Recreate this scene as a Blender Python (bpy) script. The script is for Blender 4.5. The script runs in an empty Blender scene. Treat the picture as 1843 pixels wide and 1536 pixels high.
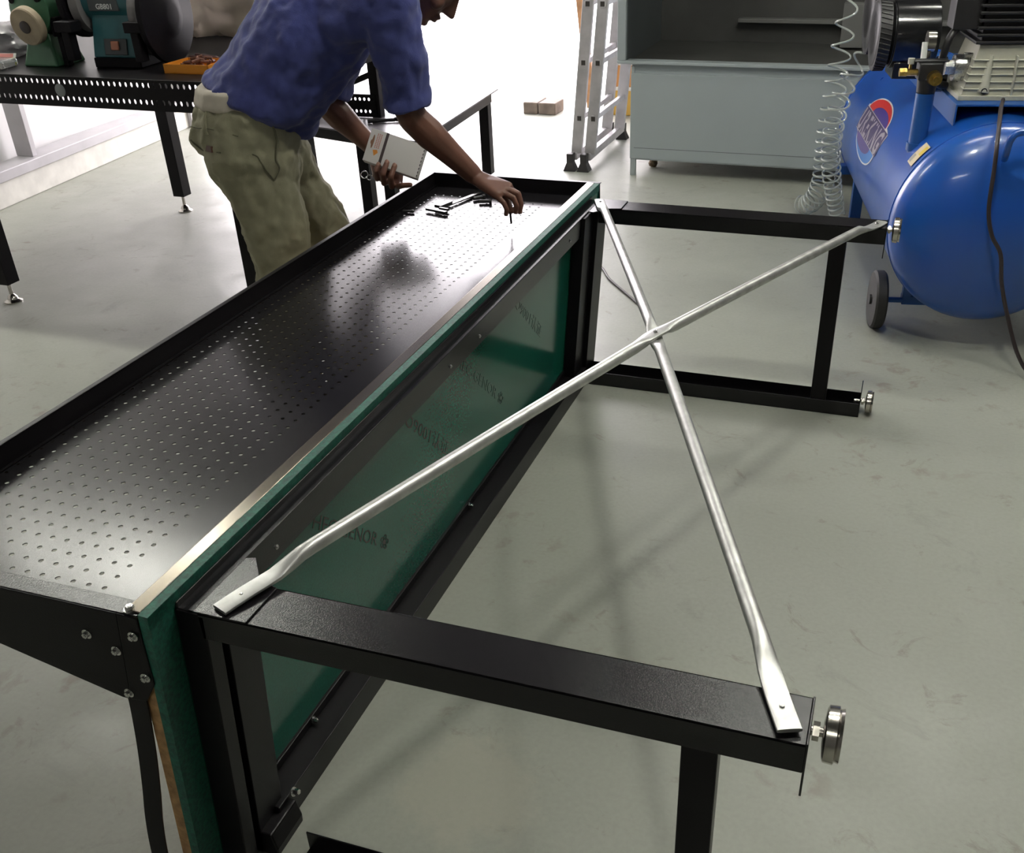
import bpy, bmesh, math, random
from mathutils import Vector, Matrix, noise
random.seed(7)
PI = math.pi
sc = bpy.context.scene
COL = sc.collection

# ------------------------------------------------------------------ camera
cam_d = bpy.data.cameras.new('camera')
cam = bpy.data.objects.new('camera', cam_d); COL.objects.link(cam)
cam_d.sensor_width = 36.0
cam_d.lens = 1799.05 / 1843 * 36.0
cam_d.shift_x = (921.5 - 992.91) / 1843
cam_d.shift_y = (863.11 - 768.0) / 1843
cam_d.clip_start = 0.05; cam_d.clip_end = 200
cam.matrix_world = Matrix((( 0.948481, -0.146688, 0.280832, 0.86948),
                           ( 0.315936,  0.504614, -0.803461, -0.88593),
                           (-0.023852,  0.850792, 0.524961, 1.49574),
                           (0, 0, 0, 1)))
sc.camera = cam

# ------------------------------------------------------------------ world, light, exposure
w = bpy.data.worlds.new('overcast_sky'); sc.world = w; w.use_nodes = True
bg = w.node_tree.nodes['Background']
bg.inputs['Color'].default_value = (1.0, 0.94, 0.985, 1)
bg.inputs['Strength'].default_value = 14.5
LAMP_STRENGTH = 78.0
pl = bpy.data.lights.new('daylight_portal', 'AREA'); pl.shape = 'RECTANGLE'
pl.size = 2.42; pl.size_y = 2.75; pl.cycles.is_portal = True
plo = bpy.data.objects.new('daylight_portal', pl); COL.objects.link(plo)
plo.location = (-2.19, 6.72, 1.375); plo.rotation_euler = (-PI/2, 0, 0)
vs = sc.view_settings
vs.view_transform = 'Standard'; vs.look = 'None'; vs.exposure = 0.0; vs.gamma = 1.0
vs.use_curve_mapping = False

# ------------------------------------------------------------------ materials
MATS = {}
def mat(name, col, rough=0.5, metal=0.0, spec=0.5, noise_amt=0.0, noise_scale=8.0, col2=None,
        bump=0.0, bump_scale=200.0, coat=0.0, trans=0.0, alpha=1.0, emis=None, estr=0.0, rough_var=0.0,
        sheen=0.0, sss=0.0, ior=1.5):
    if name in MATS: return MATS[name]
    m = bpy.data.materials.new(name); m.use_nodes = True
    nt = m.node_tree; b = nt.nodes['Principled BSDF']
    b.inputs['Base Color'].default_value = (*col, 1)
    b.inputs['Roughness'].default_value = rough
    b.inputs['Metallic'].default_value = metal
    b.inputs['Specular IOR Level'].default_value = spec
    b.inputs['IOR'].default_value = ior
    if coat: b.inputs['Coat Weight'].default_value = coat; b.inputs['Coat Roughness'].default_value = 0.08
    if trans: b.inputs['Transmission Weight'].default_value = trans
    if alpha < 1: b.inputs['Alpha'].default_value = alpha
    if sheen: b.inputs['Sheen Weight'].default_value = sheen
    if emis: b.inputs['Emission Color'].default_value = (*emis, 1); b.inputs['Emission Strength'].default_value = estr
    tc = nt.nodes.new('ShaderNodeTexCoord')
    if noise_amt or col2:
        n = nt.nodes.new('ShaderNodeTexNoise'); n.inputs['Scale'].default_value = noise_scale; n.inputs['Detail'].default_value = 6
        nt.links.new(tc.outputs['Object'], n.inputs['Vector'])
        r = nt.nodes.new('ShaderNodeMapRange'); r.inputs[1].default_value = 0.35; r.inputs[2].default_value = 0.65
        nt.links.new(n.outputs['Fac'], r.inputs[0])
        mx = nt.nodes.new('ShaderNodeMix'); mx.data_type = 'RGBA'
        mx.inputs[6].default_value = (*col, 1)
        c2 = col2 if col2 else tuple(c*(1-noise_amt) for c in col)
        mx.inputs[7].default_value = (*c2, 1)
        nt.links.new(r.outputs[0], mx.inputs[0]); nt.links.new(mx.outputs[2], b.inputs['Base Color'])
        if rough_var:
            r2 = nt.nodes.new('ShaderNodeMapRange'); r2.inputs[3].default_value = rough; r2.inputs[4].default_value = rough+rough_var
            nt.links.new(n.outputs['Fac'], r2.inputs[0]); nt.links.new(r2.outputs[0], b.inputs['Roughness'])
    if bump:
        n = nt.nodes.new('ShaderNodeTexNoise'); n.inputs['Scale'].default_value = bump_scale; n.inputs['Detail'].default_value = 3
        nt.links.new(tc.outputs['Object'], n.inputs['Vector'])
        bp = nt.nodes.new('ShaderNodeBump'); bp.inputs['Strength'].default_value = bump; bp.inputs['Distance'].default_value = 0.002
        nt.links.new(n.outputs['Fac'], bp.inputs['Height']); nt.links.new(bp.outputs[0], b.inputs['Normal'])
    MATS[name] = m
    return m

BLACK = mat('black_powder_coat', (0.007, 0.0062, 0.0075), 0.21, spec=0.38, bump=0.17, bump_scale=480)
BLACKS = mat('black_satin_steel', (0.0055, 0.0046, 0.0056), 0.34, spec=0.16, bump=0.08, bump_scale=500)
PEG = mat('pegboard_black', (0.010, 0.0092, 0.0105), 0.19, spec=0.21, bump=0.02, bump_scale=900)
GREEN = mat('green_laminate', (0.010, 0.118, 0.080), 0.15, spec=0.42, noise_scale=260, col2=(0.008, 0.094, 0.064))
GREENE = mat('green_edge_paint', (0.010, 0.120, 0.080), 0.55, noise_scale=140, col2=(0.006, 0.060, 0.042), bump=0.3, bump_scale=300)
INK = mat('green_print_ink', (0.002, 0.022, 0.016), 0.15, spec=0.42)
WOOD = mat('plywood_core', (0.46, 0.27, 0.11), 0.5, noise_scale=60, col2=(0.26, 0.14, 0.05), bump=0.2, bump_scale=150)
WOODTOP = mat('varnished_edge', (0.50, 0.40, 0.26), 0.16, spec=0.7, noise_scale=14, col2=(0.38, 0.28, 0.15))
ALU = mat('galvanised_tube', (0.62, 0.62, 0.60), 0.34, metal=0.85, noise_amt=0.25, noise_scale=30, rough_var=0.2)
ALUF = mat('flattened_tube_end', (0.70, 0.69, 0.66), 0.38, metal=0.7, noise_amt=0.2, noise_scale=60, bump=0.5, bump_scale=60)
STEEL = mat('zinc_bolt', (0.74, 0.74, 0.72), 0.22, metal=1.0, noise_amt=0.3, noise_scale=220, bump=0.5, bump_scale=300)
CHROME = mat('nickel_foot', (0.58, 0.55, 0.50), 0.22, metal=1.0, noise_amt=0.3, noise_scale=40)
RUBBER = mat('black_rubber', (0.022, 0.020, 0.020), 0.6)

# ------------------------------------------------------------------ helpers
class MB:
    def __init__(self): self.bm = bmesh.new()
    def add(self, verts, faces, mi=0):
        vs_ = [self.bm.verts.new(v) for v in verts]
        for f in faces:
            try:
                ff = self.bm.faces.new([vs_[i] for i in f]); ff.material_index = mi
            except ValueError: pass
        return vs_
    def box(self, lo, hi, M=None, mi=0):
        x0, y0, z0 = lo; x1, y1, z1 = hi
        v = [Vector(p) for p in ((x0,y0,z0),(x1,y0,z0),(x1,y1,z0),(x0,y1,z0),(x0,y0,z1),(x1,y0,z1),(x1,y1,z1),(x0,y1,z1))]
        if M is not None: v = [M @ p for p in v]
        return self.add(v, [(0,3,2,1),(4,5,6,7),(0,1,5,4),(1,2,6,5),(2,3,7,6),(3,0,4,7)], mi)
    def cyl(self, p0, p1, r0, r1=None, seg=20, caps=True, mi=0):
        p0 = Vector(p0); p1 = Vector(p1); r1 = r0 if r1 is None else r1
        z = (p1-p0).normalized(); x = z.orthogonal().normalized(); y = z.cross(x)
        vs_ = []
        for p, r in ((p0, r0), (p1, r1)):
            for i in range(seg):
                a = 2*PI*i/seg; vs_.append(p + x*(r*math.cos(a)) + y*(r*math.sin(a)))
        fs = [(i, (i+1)%seg, seg+(i+1)%seg, seg+i) for i in range(seg)]
        if caps: fs += [tuple(range(seg-1,-1,-1)), tuple(range(seg, 2*seg))]
        return self.add(vs_, fs, mi)
    def lathe(self, p0, axis, prof, seg=32, ref=None, mi=0):
        """prof: list of (distance along axis, radius)"""
        p0 = Vector(p0); z = Vector(axis).normalized()
        x = (Vector(ref) - Vector(ref).dot(z)*z).normalized() if ref else z.orthogonal().normalized()
        y = z.cross(x); vs_ = []; n = len(prof)
        for d, r in prof:
            for i in range(seg):
                a = 2*PI*i/seg; vs_.append(p0 + z*d + x*(r*math.cos(a)) + y*(r*math.sin(a)))
        fs = []
        for k in range(n-1):
            for i in range(seg): fs.append((k*seg+i, k*seg+(i+1)%seg, (k+1)*seg+(i+1)%seg, (k+1)*seg+i))
        fs += [tuple(range(seg-1,-1,-1)), tuple(range((n-1)*seg, n*seg))]
        return self.add(vs_, fs, mi)
    def tube(self, pts, r, seg=10, caps=True, mi=0):
        pts = [Vector(p) for p in pts]; n = len(pts)
        rs = r if isinstance(r, (list, tuple)) else [r]*n
        vs_ = []; x = None
        for k in range(n):
            t = (pts[min(k+1,n-1)] - pts[max(k-1,0)]).normalized()
            if x is None: x = t.orthogonal().normalized()
            else:
                x = x - x.dot(t)*t
                x = x.normalized() if x.length > 1e-6 else t.orthogonal().normalized()
            y = t.cross(x)
            for i in range(seg):
                a = 2*PI*i/seg; vs_.append(pts[k] + x*(rs[k]*math.cos(a)) + y*(rs[k]*math.sin(a)))
        fs = []
        for k in range(n-1):
            for i in range(seg): fs.append((k*seg+i, k*seg+(i+1)%seg, (k+1)*seg+(i+1)%seg, (k+1)*seg+i))
        if caps: fs += [tuple(range(seg-1,-1,-1)), tuple(range((n-1)*seg, n*seg))]
        return self.add(vs_, fs, mi)
    def ell(self, c, r, M=None, u=16, v=10, mi=0):
        c = Vector(c); vs_ = []
        R = M if M is not None else Matrix.Identity(3)
        for j in range(1, v):
            ph = PI*j/v
            for i in range(u):
                a = 2*PI*i/u
                vs_.append(c + R @ Vector((r[0]*math.sin(ph)*math.cos(a), r[1]*math.sin(ph)*math.sin(a), r[2]*math.cos(ph))))
        vs_.append(c + R @ Vector((0,0,r[2]))); vs_.append(c + R @ Vector((0,0,-r[2])))
        fs = []
        for j in range(v-2):
            for i in range(u): fs.append((j*u+i, (j+1)*u+i, (j+1)*u+(i+1)%u, j*u+(i+1)%u))
        T = (v-1)*u
        for i in range(u):
            fs.append((T, i, (i+1)%u)); fs.append((T+1, (v-2)*u+(i+1)%u, (v-2)*u+i))
        return self.add(vs_, fs, mi)
    def prism(self, poly, ext, mi=0):
        """poly: 3D points of a flat outline, ext: extrusion vector"""
        n = len(poly); e = Vector(ext)
        v = [Vector(p) for p in poly] + [Vector(p)+e for p in poly]
        fs = [tuple(range(n-1,-1,-1)), tuple(range(n, 2*n))] + [(i, (i+1)%n, n+(i+1)%n, n+i) for i in range(n)]
        return self.add(v, fs, mi)
    def hull(self, items, mi=0):
        """convex hull of ellipsoids (centre, radii, matrix)"""
        b = bmesh.new()
        for c, r, M in items:
            R = M if M is not None else Matrix.Identity(3)
            for j in range(9):
                ph = PI*j/8
                for i in range(12 if 0 < j < 8 else 1):
                    a = 2*PI*i/12
                    b.verts.new(Vector(c) + R @ Vector((r[0]*math.sin(ph)*math.cos(a), r[1]*math.sin(ph)*math.sin(a), r[2]*math.cos(ph))))
        res = bmesh.ops.convex_hull(b, input=b.verts[:])
        b.verts.ensure_lookup_table(); b.verts.index_update()
        used = sorted({v.index for f in b.faces for v in f.verts})
        mp = {k: i for i, k in enumerate(used)}
        self.add([b.verts[k].co.copy() for k in used], [tuple(mp[v.index] for v in f.verts) for f in b.faces], mi)
        b.free()
    def xf(self, M):
        for v in self.bm.verts: v.co = M @ v.co

ORI = {}
def thing(name, label, cat, loc, group=None):
    o = bpy.data.objects.new(name, None); COL.objects.link(o)
    o.empty_display_size = 0.1
    o.location = loc; o['label'] = label; o['category'] = cat
    if group: o['group'] = group
    ORI[o] = Vector(loc)
    return o
def build(name, mb, m, parent=None, smooth=False, bevel=0.0, bseg=2, label=None, loc=None, fixn=True):
    bm = mb.bm
    base = ORI[parent] if parent is not None else Vector(loc if loc else (0,0,0))
    for v in bm.verts: v.co -= base
    if fixn: bmesh.ops.recalc_face_normals(bm, faces=bm.faces[:])
    me = bpy.data.meshes.new(name); bm.to_mesh(me); bm.free()
    o = bpy.data.objects.new(name, me); COL.objects.link(o)
    for mm in (m if isinstance(m, (list, tuple)) else [m]): me.materials.append(mm)
    if parent is not None: o.parent = parent
    else: o.location = base
    ORI[o] = base
    if smooth:
        me.polygons.foreach_set('use_smooth', [True]*len(me.polygons))
        me.set_sharp_from_angle(angle=math.radians(35 if smooth is True else smooth))
    if bevel:
        b = o.modifiers.new('bevel', 'BEVEL'); b.width = bevel; b.segments = bseg; b.limit_method = 'ANGLE'; b.angle_limit = math.radians(40)
    if label: o['label'] = label
    return o
def tag(o, label, cat, group=None):
    o['label'] = label; o['category'] = cat
    if group: o['group'] = group
    return o
def struct(name, mb, m, **k):
    o = build(name, mb, m, **k); o['kind'] = 'structure'; return o
def text_verts(txt, size, shear=0.0, depth=0.0004, align='LEFT', bold=0.0, res=2, spacing=1.0):
    cu = bpy.data.curves.new('t', 'FONT'); cu.body = txt; cu.size = size; cu.shear = shear; cu.align_x = align
    cu.extrude = depth/2; cu.offset = bold; cu.resolution_u = res; cu.space_character = spacing
    o = bpy.data.objects.new('t', cu); COL.objects.link(o)
    bpy.context.view_layer.update()
    me = bpy.data.meshes.new_from_object(o.evaluated_get(bpy.context.evaluated_depsgraph_get()))
    v = [x.co.copy() for x in me.vertices]; f = [tuple(p.vertices) for p in me.polygons]
    bpy.data.objects.remove(o); bpy.data.curves.remove(cu); bpy.data.meshes.remove(me)
    return v, f

# ------------------------------------------------------------------ setting
XL, XR, YB, YF, ZC = -3.75, 3.6, -4.2, 6.6, 3.25
# floor: grey-green epoxy with stains
def floor_material():
    m = bpy.data.materials.new('epoxy_floor'); m.use_nodes = True; nt = m.node_tree; b = nt.nodes['Principled BSDF']
    tc = nt.nodes.new('ShaderNodeTexCoord')
    def nz(scale, detail=5, rough=0.5, dist=0.0):
        n = nt.nodes.new('ShaderNodeTexNoise'); n.inputs['Scale'].default_value = scale; n.inputs['Detail'].default_value = detail
        n.inputs['Roughness'].default_value = rough; n.inputs['Distortion'].default_value = dist
        nt.links.new(tc.outputs['Object'], n.inputs['Vector']); return n
    def rng(src, a, b_, c=0.0, d=1.0):
        r = nt.nodes.new('ShaderNodeMapRange'); r.inputs[1].default_value = a; r.inputs[2].default_value = b_
        r.inputs[3].default_value = c; r.inputs[4].default_value = d; nt.links.new(src, r.inputs[0]); return r.outputs[0]
    def mix(f, a, b_):
        mx = nt.nodes.new('ShaderNodeMix'); mx.data_type = 'RGBA'
        nt.links.new(f, mx.inputs[0])
        for i, v in ((6, a), (7, b_)):
            if isinstance(v, tuple): mx.inputs[i].default_value = (*v, 1)
            else: nt.links.new(v, mx.inputs[i])
        return mx.outputs[2]
    c = mix(rng(nz(1.6, 6, 0.55, 0.4).outputs['Fac'], 0.3, 0.7), (0.365, 0.375, 0.325), (0.325, 0.335, 0.288))
    # fine speckle
    c = mix(rng(nz(90, 3).outputs['Fac'], 0.35, 0.75, 0, 0.35), c, (0.27, 0.28, 0.24))
    # brown scuffs, sparse
    c = mix(rng(nz(7.0, 7, 0.7, 1.2).outputs['Fac'], 0.60, 0.72, 0, 0.55), c, (0.17, 0.14, 0.10))
    # dark scuffs
    c = mix(rng(nz(3.1, 8, 0.72, 0.6).outputs['Fac'], 0.58, 0.74, 0, 0.40), c, (0.13, 0.13, 0.11))
    # clustered reddish blotches
    ma = nt.nodes.new('ShaderNodeMath'); ma.operation = 'MULTIPLY'
    nt.links.new(rng(nz(13.0, 5, 0.6, 0.3).outputs['Fac'], 0.55, 0.66), ma.inputs[0]); nt.links.new(rng(nz(1.35, 3, 0.5).outputs['Fac'], 0.52, 0.62), ma.inputs[1])
    mb = nt.nodes.new('ShaderNodeMath'); mb.operation = 'MULTIPLY'; mb.inputs[1].default_value = 0.55; nt.links.new(ma.outputs[0], mb.inputs[0])
    c = mix(mb.outputs[0], c, (0.20, 0.155, 0.12))
    # pale cement patch
    v = nt.nodes.new('ShaderNodeVectorMath'); v.operation = 'DISTANCE'; nt.links.new(tc.outputs['Object'], v.inputs[0])
    v.inputs[1].default_value = (0.27, 0.30, 0)
    nd = nt.nodes.new('ShaderNodeMath'); nd.operation = 'MULTIPLY_ADD'; nt.links.new(nz(14, 6, 0.7).outputs['Fac'], nd.inputs[0])
    nd.inputs[1].default_value = 0.22; nt.links.new(v.outputs['Value'], nd.inputs[2])
    c = mix(rng(nd.outputs[0], 0.20, 0.27, 0.45, 0.0), c, (0.46, 0.44, 0.36))
    nt.links.new(c, b.inputs['Base Color'])
    nt.links.new(rng(nz(5, 6, 0.6).outputs['Fac'], 0.3, 0.7, 0.34, 0.52), b.inputs['Roughness'])
    b.inputs['Specular IOR Level'].default_value = 0.5
    bp = nt.nodes.new('ShaderNodeBump'); bp.inputs['Strength'].default_value = 0.12; bp.inputs['Distance'].default_value = 0.01
    nt.links.new(nz(9, 5).outputs['Fac'], bp.inputs['Height']); nt.links.new(bp.outputs[0], b.inputs['Normal'])
    return m
FLOOR = floor_material()
WALL = mat('painted_wall', (0.80, 0.79, 0.78), 0.6, noise_amt=0.06, noise_scale=3)
WALLG = mat('plain_wall', (0.16, 0.16, 0.155), 0.7, noise_amt=0.05, noise_scale=2)
CEIL = mat('ceiling_grey', (0.025, 0.025, 0.025), 0.8)
TRIMG = mat('grey_trim', (0.50, 0.48, 0.50), 0.4, noise_amt=0.15, noise_scale=6)
SKIRT = mat('skirting_plaster', (0.72, 0.70, 0.64), 0.6, noise_amt=0.15, noise_scale=12)
CONC = mat('outdoor_concrete', (0.62, 0.60, 0.58), 0.8, noise_amt=0.15, noise_scale=1.5)
b = MB(); b.box((XL-0.5, YB, -0.1), (XR+0.2, YF, 0)); struct('floor', b, FLOOR)
b = MB(); b.box((-14, YF, -0.12), (12, 26, -0.01)); struct('ground', b, CONC)
b = MB(); b.box((XL-0.6, YB, ZC), (XR+0.2, YF+0.2, ZC+0.15)); struct('ceiling', b, CEIL)
# left wall, a touch skewed as in the photo
b = MB(); b.prism([(-3.52, YB, 0), (-3.86, 5.1, 0), (-4.05, 5.1, 0), (-3.72, YB, 0)], (0, 0, ZC)); struct('wall_left', b, WALL)
lw = lambda y: -3.62 + (y-3.2)*(-0.109) + 0.0
b = MB(); b.prism([(lw(YB)+0.03, YB, 0), (lw(5.1)+0.03, 5.1, 0), (lw(5.1)-0.1, 5.1, 0), (lw(YB)-0.1, YB, 0)], (0, 0, 0.13)); struct('baseboard_left', b, SKIRT, bevel=0.006)
b = MB(); b.prism([(lw(YB)+0.045, YB, 0.13), (lw(5.1)+0.045, 5.1, 0.13), (lw(5.1)-0.1, 5.1, 0.13), (lw(YB)-0.1, YB, 0.13)], (0, 0, 0.055)); struct('trim_1', b, TRIMG, bevel=0.004)
b = MB(); b.prism([(lw(3.53)+0.012, 3.53, 0.185), (lw(3.57)+0.012, 3.57, 0.185), (lw(3.57)-0.1, 3.57, 0.185), (lw(3.53)-0.1, 3.53, 0.185)], (0, 0, 1.6)); struct('trim_2', b, TRIMG, bevel=0.003)
b = MB(); b.box((lw(5.1)-0.12, 5.1, 0), (lw(5.1)+0.06, 5.2, 2.9)); struct('trim_3', b, TRIMG)
b = MB(); b.box((XR, YB, 0), (XR+0.2, YF+0.2, ZC)); struct('wall_right', b, WALLG)
b = MB(); b.box((XL-0.6, YB-0.2, 0), (XR+0.2, YB, ZC)); struct('wall_rear', b, WALLG)
b = MB(); b.box((-0.98, YF, 0), (XR+0.2, YF+0.2, ZC)); b.box((-3.40, YF, 2.75), (-0.98, YF+0.2, ZC)); b.box((XL-1.0, YF, 0), (-3.40, YF+0.2, ZC)); struct('wall_front', b, WALL)

# ceiling lamps: twin fluorescent tubes in white battens
LAMPM = mat('batten_white', (0.8, 0.8, 0.8), 0.4)
def ceiling_lamp(x, y, which, L=1.24, k=1.0):
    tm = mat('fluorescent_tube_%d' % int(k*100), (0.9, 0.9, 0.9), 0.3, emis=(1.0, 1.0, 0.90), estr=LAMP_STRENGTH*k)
    h = L/2
    t = thing('ceiling_lamp', 'white twin tube ceiling lamp hanging over ' + which, 'lamp', (x, y, 3.0), 'twin tube lamps under the ceiling')
    b = MB(); b.box((x-h, y-0.07, 3.02), (x+h, y+0.07, 3.08)); b.box((x-h+0.02, y-0.01, 3.08), (x-h+0.04, y+0.01, ZC)); b.box((x+h-0.04, y-0.01, 3.08), (x+h-0.02, y+0.01, ZC))
    build('lamp_housing', b, LAMPM, t)
    for s in (-1, 1):
        b = MB(); b.cyl((x-h+0.03, y+s*0.045, 2.985), (x+h-0.03, y+s*0.045, 2.985), 0.015, seg=12)
        build('lamp_tube', b, tm, t, smooth=True)
for x, y, s, L, k in ((-3.05, 2.55, 'the left wall side of the steel bench', 1.24, 1.0), (-2.42, 2.60, 'the grinders on the steel bench', 1.24, 1.0),
                (0.72, 2.55, 'the upturned bench legs', 1.0, 0.7), (1.75, 4.0, 'the blue air compressor', 1.24, 1.0),
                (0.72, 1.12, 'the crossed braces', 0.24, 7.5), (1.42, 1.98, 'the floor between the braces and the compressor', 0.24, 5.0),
                (0.2, -2.2, 'the camera side of the room, unseen and added as fill', 1.24, 0.6)):  # last one is an unseen fill lamp, added to brighten the near surfaces
    ceiling_lamp(x, y, s, L, k)

# ================================================================== workbench lying on its front
BL, BX, BH, LW, LT = 2.104, 0.869, 0.5985, 0.085, 0.046
bench = thing('workbench', 'long black steel workbench with green board top lying on its front edge, legs pointing right', 'workbench', (0.4, 1.05, 0))
LEAN = Matrix.Translation((0, 0, 0.6)) @ Matrix.Rotation(0.080, 4, 'Y') @ Matrix.Translation((0, 0, -0.6))
def channel(b, x0, x1, y0, y1, zweb, up, t=0.003):
    z0, z1 = (zweb, zweb+t) if up else (zweb-t, zweb)
    b.box((x0, y0, z0), (x1, y1, z1))
    za, zb = (zweb, zweb+LT) if up else (zweb-LT, zweb)
    b.box((x0, y0, za), (x1, y0+t, zb)); b.box((x0, y1-t, za), (x1, y1, zb))
def foot(leg, x, y, z):
    b = MB(); b.cyl((x-0.02, y, z), (x+0.018, y, z), 0.006, seg=14)
    b.cyl((x+0.002, y, z), (x+0.010, y, z), 0.012, seg=6)
    b.lathe((x+0.014, y, z), (1, 0, 0), [(0, 0.014), (0.002, 0.030), (0.004, 0.035), (0.016, 0.036), (0.017, 0.034), (0.018, 0.032), (0.0225, 0.0335), (0.023, 0.031)], 32)
    build('leveling_foot', b, CHROME, leg, smooth=True, label='chrome disc leveling foot')
def leg(y0, up):
    b = MB(); z = 0.0 if up else BH
    channel(b, 0.02 if not up else (0.052 if y0 < 1 else -0.015), BX, y0, y0+LW, z, up)
    if up: b.box((BX, y0, 0), (BX+0.003, y0+LW, 0.088))
    else: b.box((BX, y0, BH-0.086), (BX+0.003, y0+LW, BH+0.0025))
    o = build('leg', b, BLACK, bench, bevel=0.0009)
    foot(o, BX+0.003, y0+LW/2, 0.037 if up else BH-0.014)
    return o
leg(0, False); leg(BL-LW, False); leg(0.0, True); leg(BL-LW, True)
for y0 in (0.004, BL-LW+0.004):
    b = MB(); b.box((0.720, y0, 0.004), (0.767, y0+0.030, BH-0.004)); build('cross_member', b, BLACKS, bench, bevel=0.002)
# gusset plates on the upper legs
for s in (0, 1):
    Y = (lambda y: y) if s == 0 else (lambda y: BL-y)
    b = MB(); b.prism([(0.013, Y(0.0), BH), (0.013, Y(0.135), BH), (0.028, Y(0.140), BH), (0.066, Y(0.092), BH), (0.10, Y(0.083), BH), (0.10, Y(0.0), BH)], (0, 0, 0.003))
    build('gusset_plate', b, BLACK, bench, bevel=0.0008)
# lower gusset by the floor
b = MB(); b.prism([(-0.02, 0.052, 0.055), (0.045, 0.052, 0.055), (0.055, 0.052, 0.02), (0.055, 0.052, 0.0), (-0.02, 0.052, 0.0)], (0, 0.085, 0)); b.xf(LEAN)
build('gusset_plate', b, BLACKS, bench, bevel=0.003)
# frame rails
def lean(name, b, m, **k): b.xf(LEAN); return build(name, b, m, bench, **k)
b = MB(); b.box((-0.0175, 0.003, 0.540), (0.010, BL-0.003, BH-0.001)); b.box((0.002, 0.003, BH-0.002), (0.0110, BL-0.003, BH+0.0015)); b.box((-0.0178, 0.003, 0.59), (-0.0145, BL-0.003, 0.608)); lean('frame_rail', b, BLACK, bevel=0.0012)
b = MB(); b.box((-0.030, 0.10, 0.0), (0.034, BL, 0.068)); b.box((-0.03, 0.1, 0.068), (-0.012, BL, 0.088)); lean('frame_rail', b, BLACKS, bevel=0.0015)
b = MB(); b.box((-0.018, 0.0, 0.0), (0.030, 0.030, BH-0.002)); b.box((-0.018, 0.03, 0.0), (0.012, 0.052, BH-0.002)); b.box((-0.018, 0.052, 0.0), (0.024, 0.125, BH-0.002)); lean('frame_rail', b, BLACKS, bevel=0.0015)
b = MB(); b.box((-0.018, BL-0.19, 0.0), (0.020, BL-0.10, BH-0.002)); b.box((-0.018, BL-0.10, 0.0), (0.034, BL, BH-0.002)); lean('frame_rail', b, BLACKS, bevel=0.0015)
# green board and its core
b = MB(); b.box((-0.034, -0.052, 0.0), (-0.0185, 2.188, 0.6215)); green = lean('green_board', b, [GREEN], bevel=0.0006)
# painted rough edges of the board
b = MB(); b.box((-0.034, -0.0535, 0.0), (-0.0183, -0.052, 0.6225)); b.box((-0.034, -0.0535, 0.622), (-0.0183, 2.188, 0.6232)); b.box((-0.0185, -0.0535, 0.0), (-0.0180, -0.001, 0.6225))
b.box((-0.0185, -0.0535, BH+0.001), (-0.0180, 2.188, 0.6225))
b.xf(LEAN); build('painted_edge', b, GREENE, green)
b = MB(); b.box((-0.056, -0.050, 0.0), (-0.0345, 2.186, 0.618)); lean('board_core', b, WOOD, bevel=0.0006)
STRIP = mat('edge_strip_metal', (0.27, 0.245, 0.205), 0.18, metal=0.95, noise_scale=9, col2=(0.22, 0.195, 0.16), rough_var=0.06)
b = MB(); b.box((-0.057, -0.048, 0.6185), (-0.0345, 2.186, 0.6235)); lean('edge_strip', b, STRIP, bevel=0.001, label='bare metal edge strip')
# printing on the board face
def board_text(txt, p0, p1, size, sp=1.0):
    v, f = text_verts(txt, 1.0, spacing=sp)
    wx = max(q.x for q in v) - min(q.x for q in v); x0 = min(q.x for q in v)
    d = Vector((0, p1[0]-p0[0], p1[1]-p0[1])); L = d.length; d.normalize(); u = Vector((0, -d.z, d.y)); u = Vector((0, 0.45, 0.89)).normalized()
    b = MB(); b.add([Vector((-0.0183 + 0.0003 + q.z, p0[0], p0[1])) + d*((q.x-x0)/wx*L) + u*(q.y*size) for q in v], f)
    b.xf(LEAN); build('printing', b, INK, green, label='dark green printed lettering')
board_text('HEC-GENOR \u2740', (0.372, 0.490), (0.651, 0.249), 0.040)
board_text('ISO9001\u8ba4\u8bc1', (0.722, 0.528), (0.975, 0.300), 0.040)
board_text('HEC-GENOR \u2740', (1.030, 0.512), (1.345, 0.250), 0.040)
board_text('ISO9001\u8ba4\u8bc1', (1.390, 0.528), (1.654, 0.318), 0.040)
# bolts on the frame
def bolt(p, ax, r=0.007, h=0.005, parent=bench):
    b = MB(); ax = Vector(ax).normalized(); p = Vector(p)
    b.cyl(p, p+ax*0.0015, r*1.25, seg=18)
    b.lathe(p+ax*0.0015, ax, [(0, r*0.86), (h*0.75, r*0.84), (h, r*0.70)], 6); b.cyl(p+ax*(h+0.0010), p+ax*(h+0.0022), r*0.38, seg=12)
    build('bolt', b, STEEL, parent, smooth=True)
for y, z in ((0.22, 0.563), (1.10, 0.562), (0.93, 0.562), (1.80, 0.565)):
    bolt(LEAN @ Vector((0.010, y, z)), (1, 0, 0.08), 0.0035, 0.002)
for y in (0.30, 0.58, 1.10): bolt(LEAN @ Vector((-0.012, y, 0.078)), (1, 0, 0), 0.006, 0.010)
bolt((0.0, 0.135, 0.075), (1, 0, 0.3), 0.007, 0.012)
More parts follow.
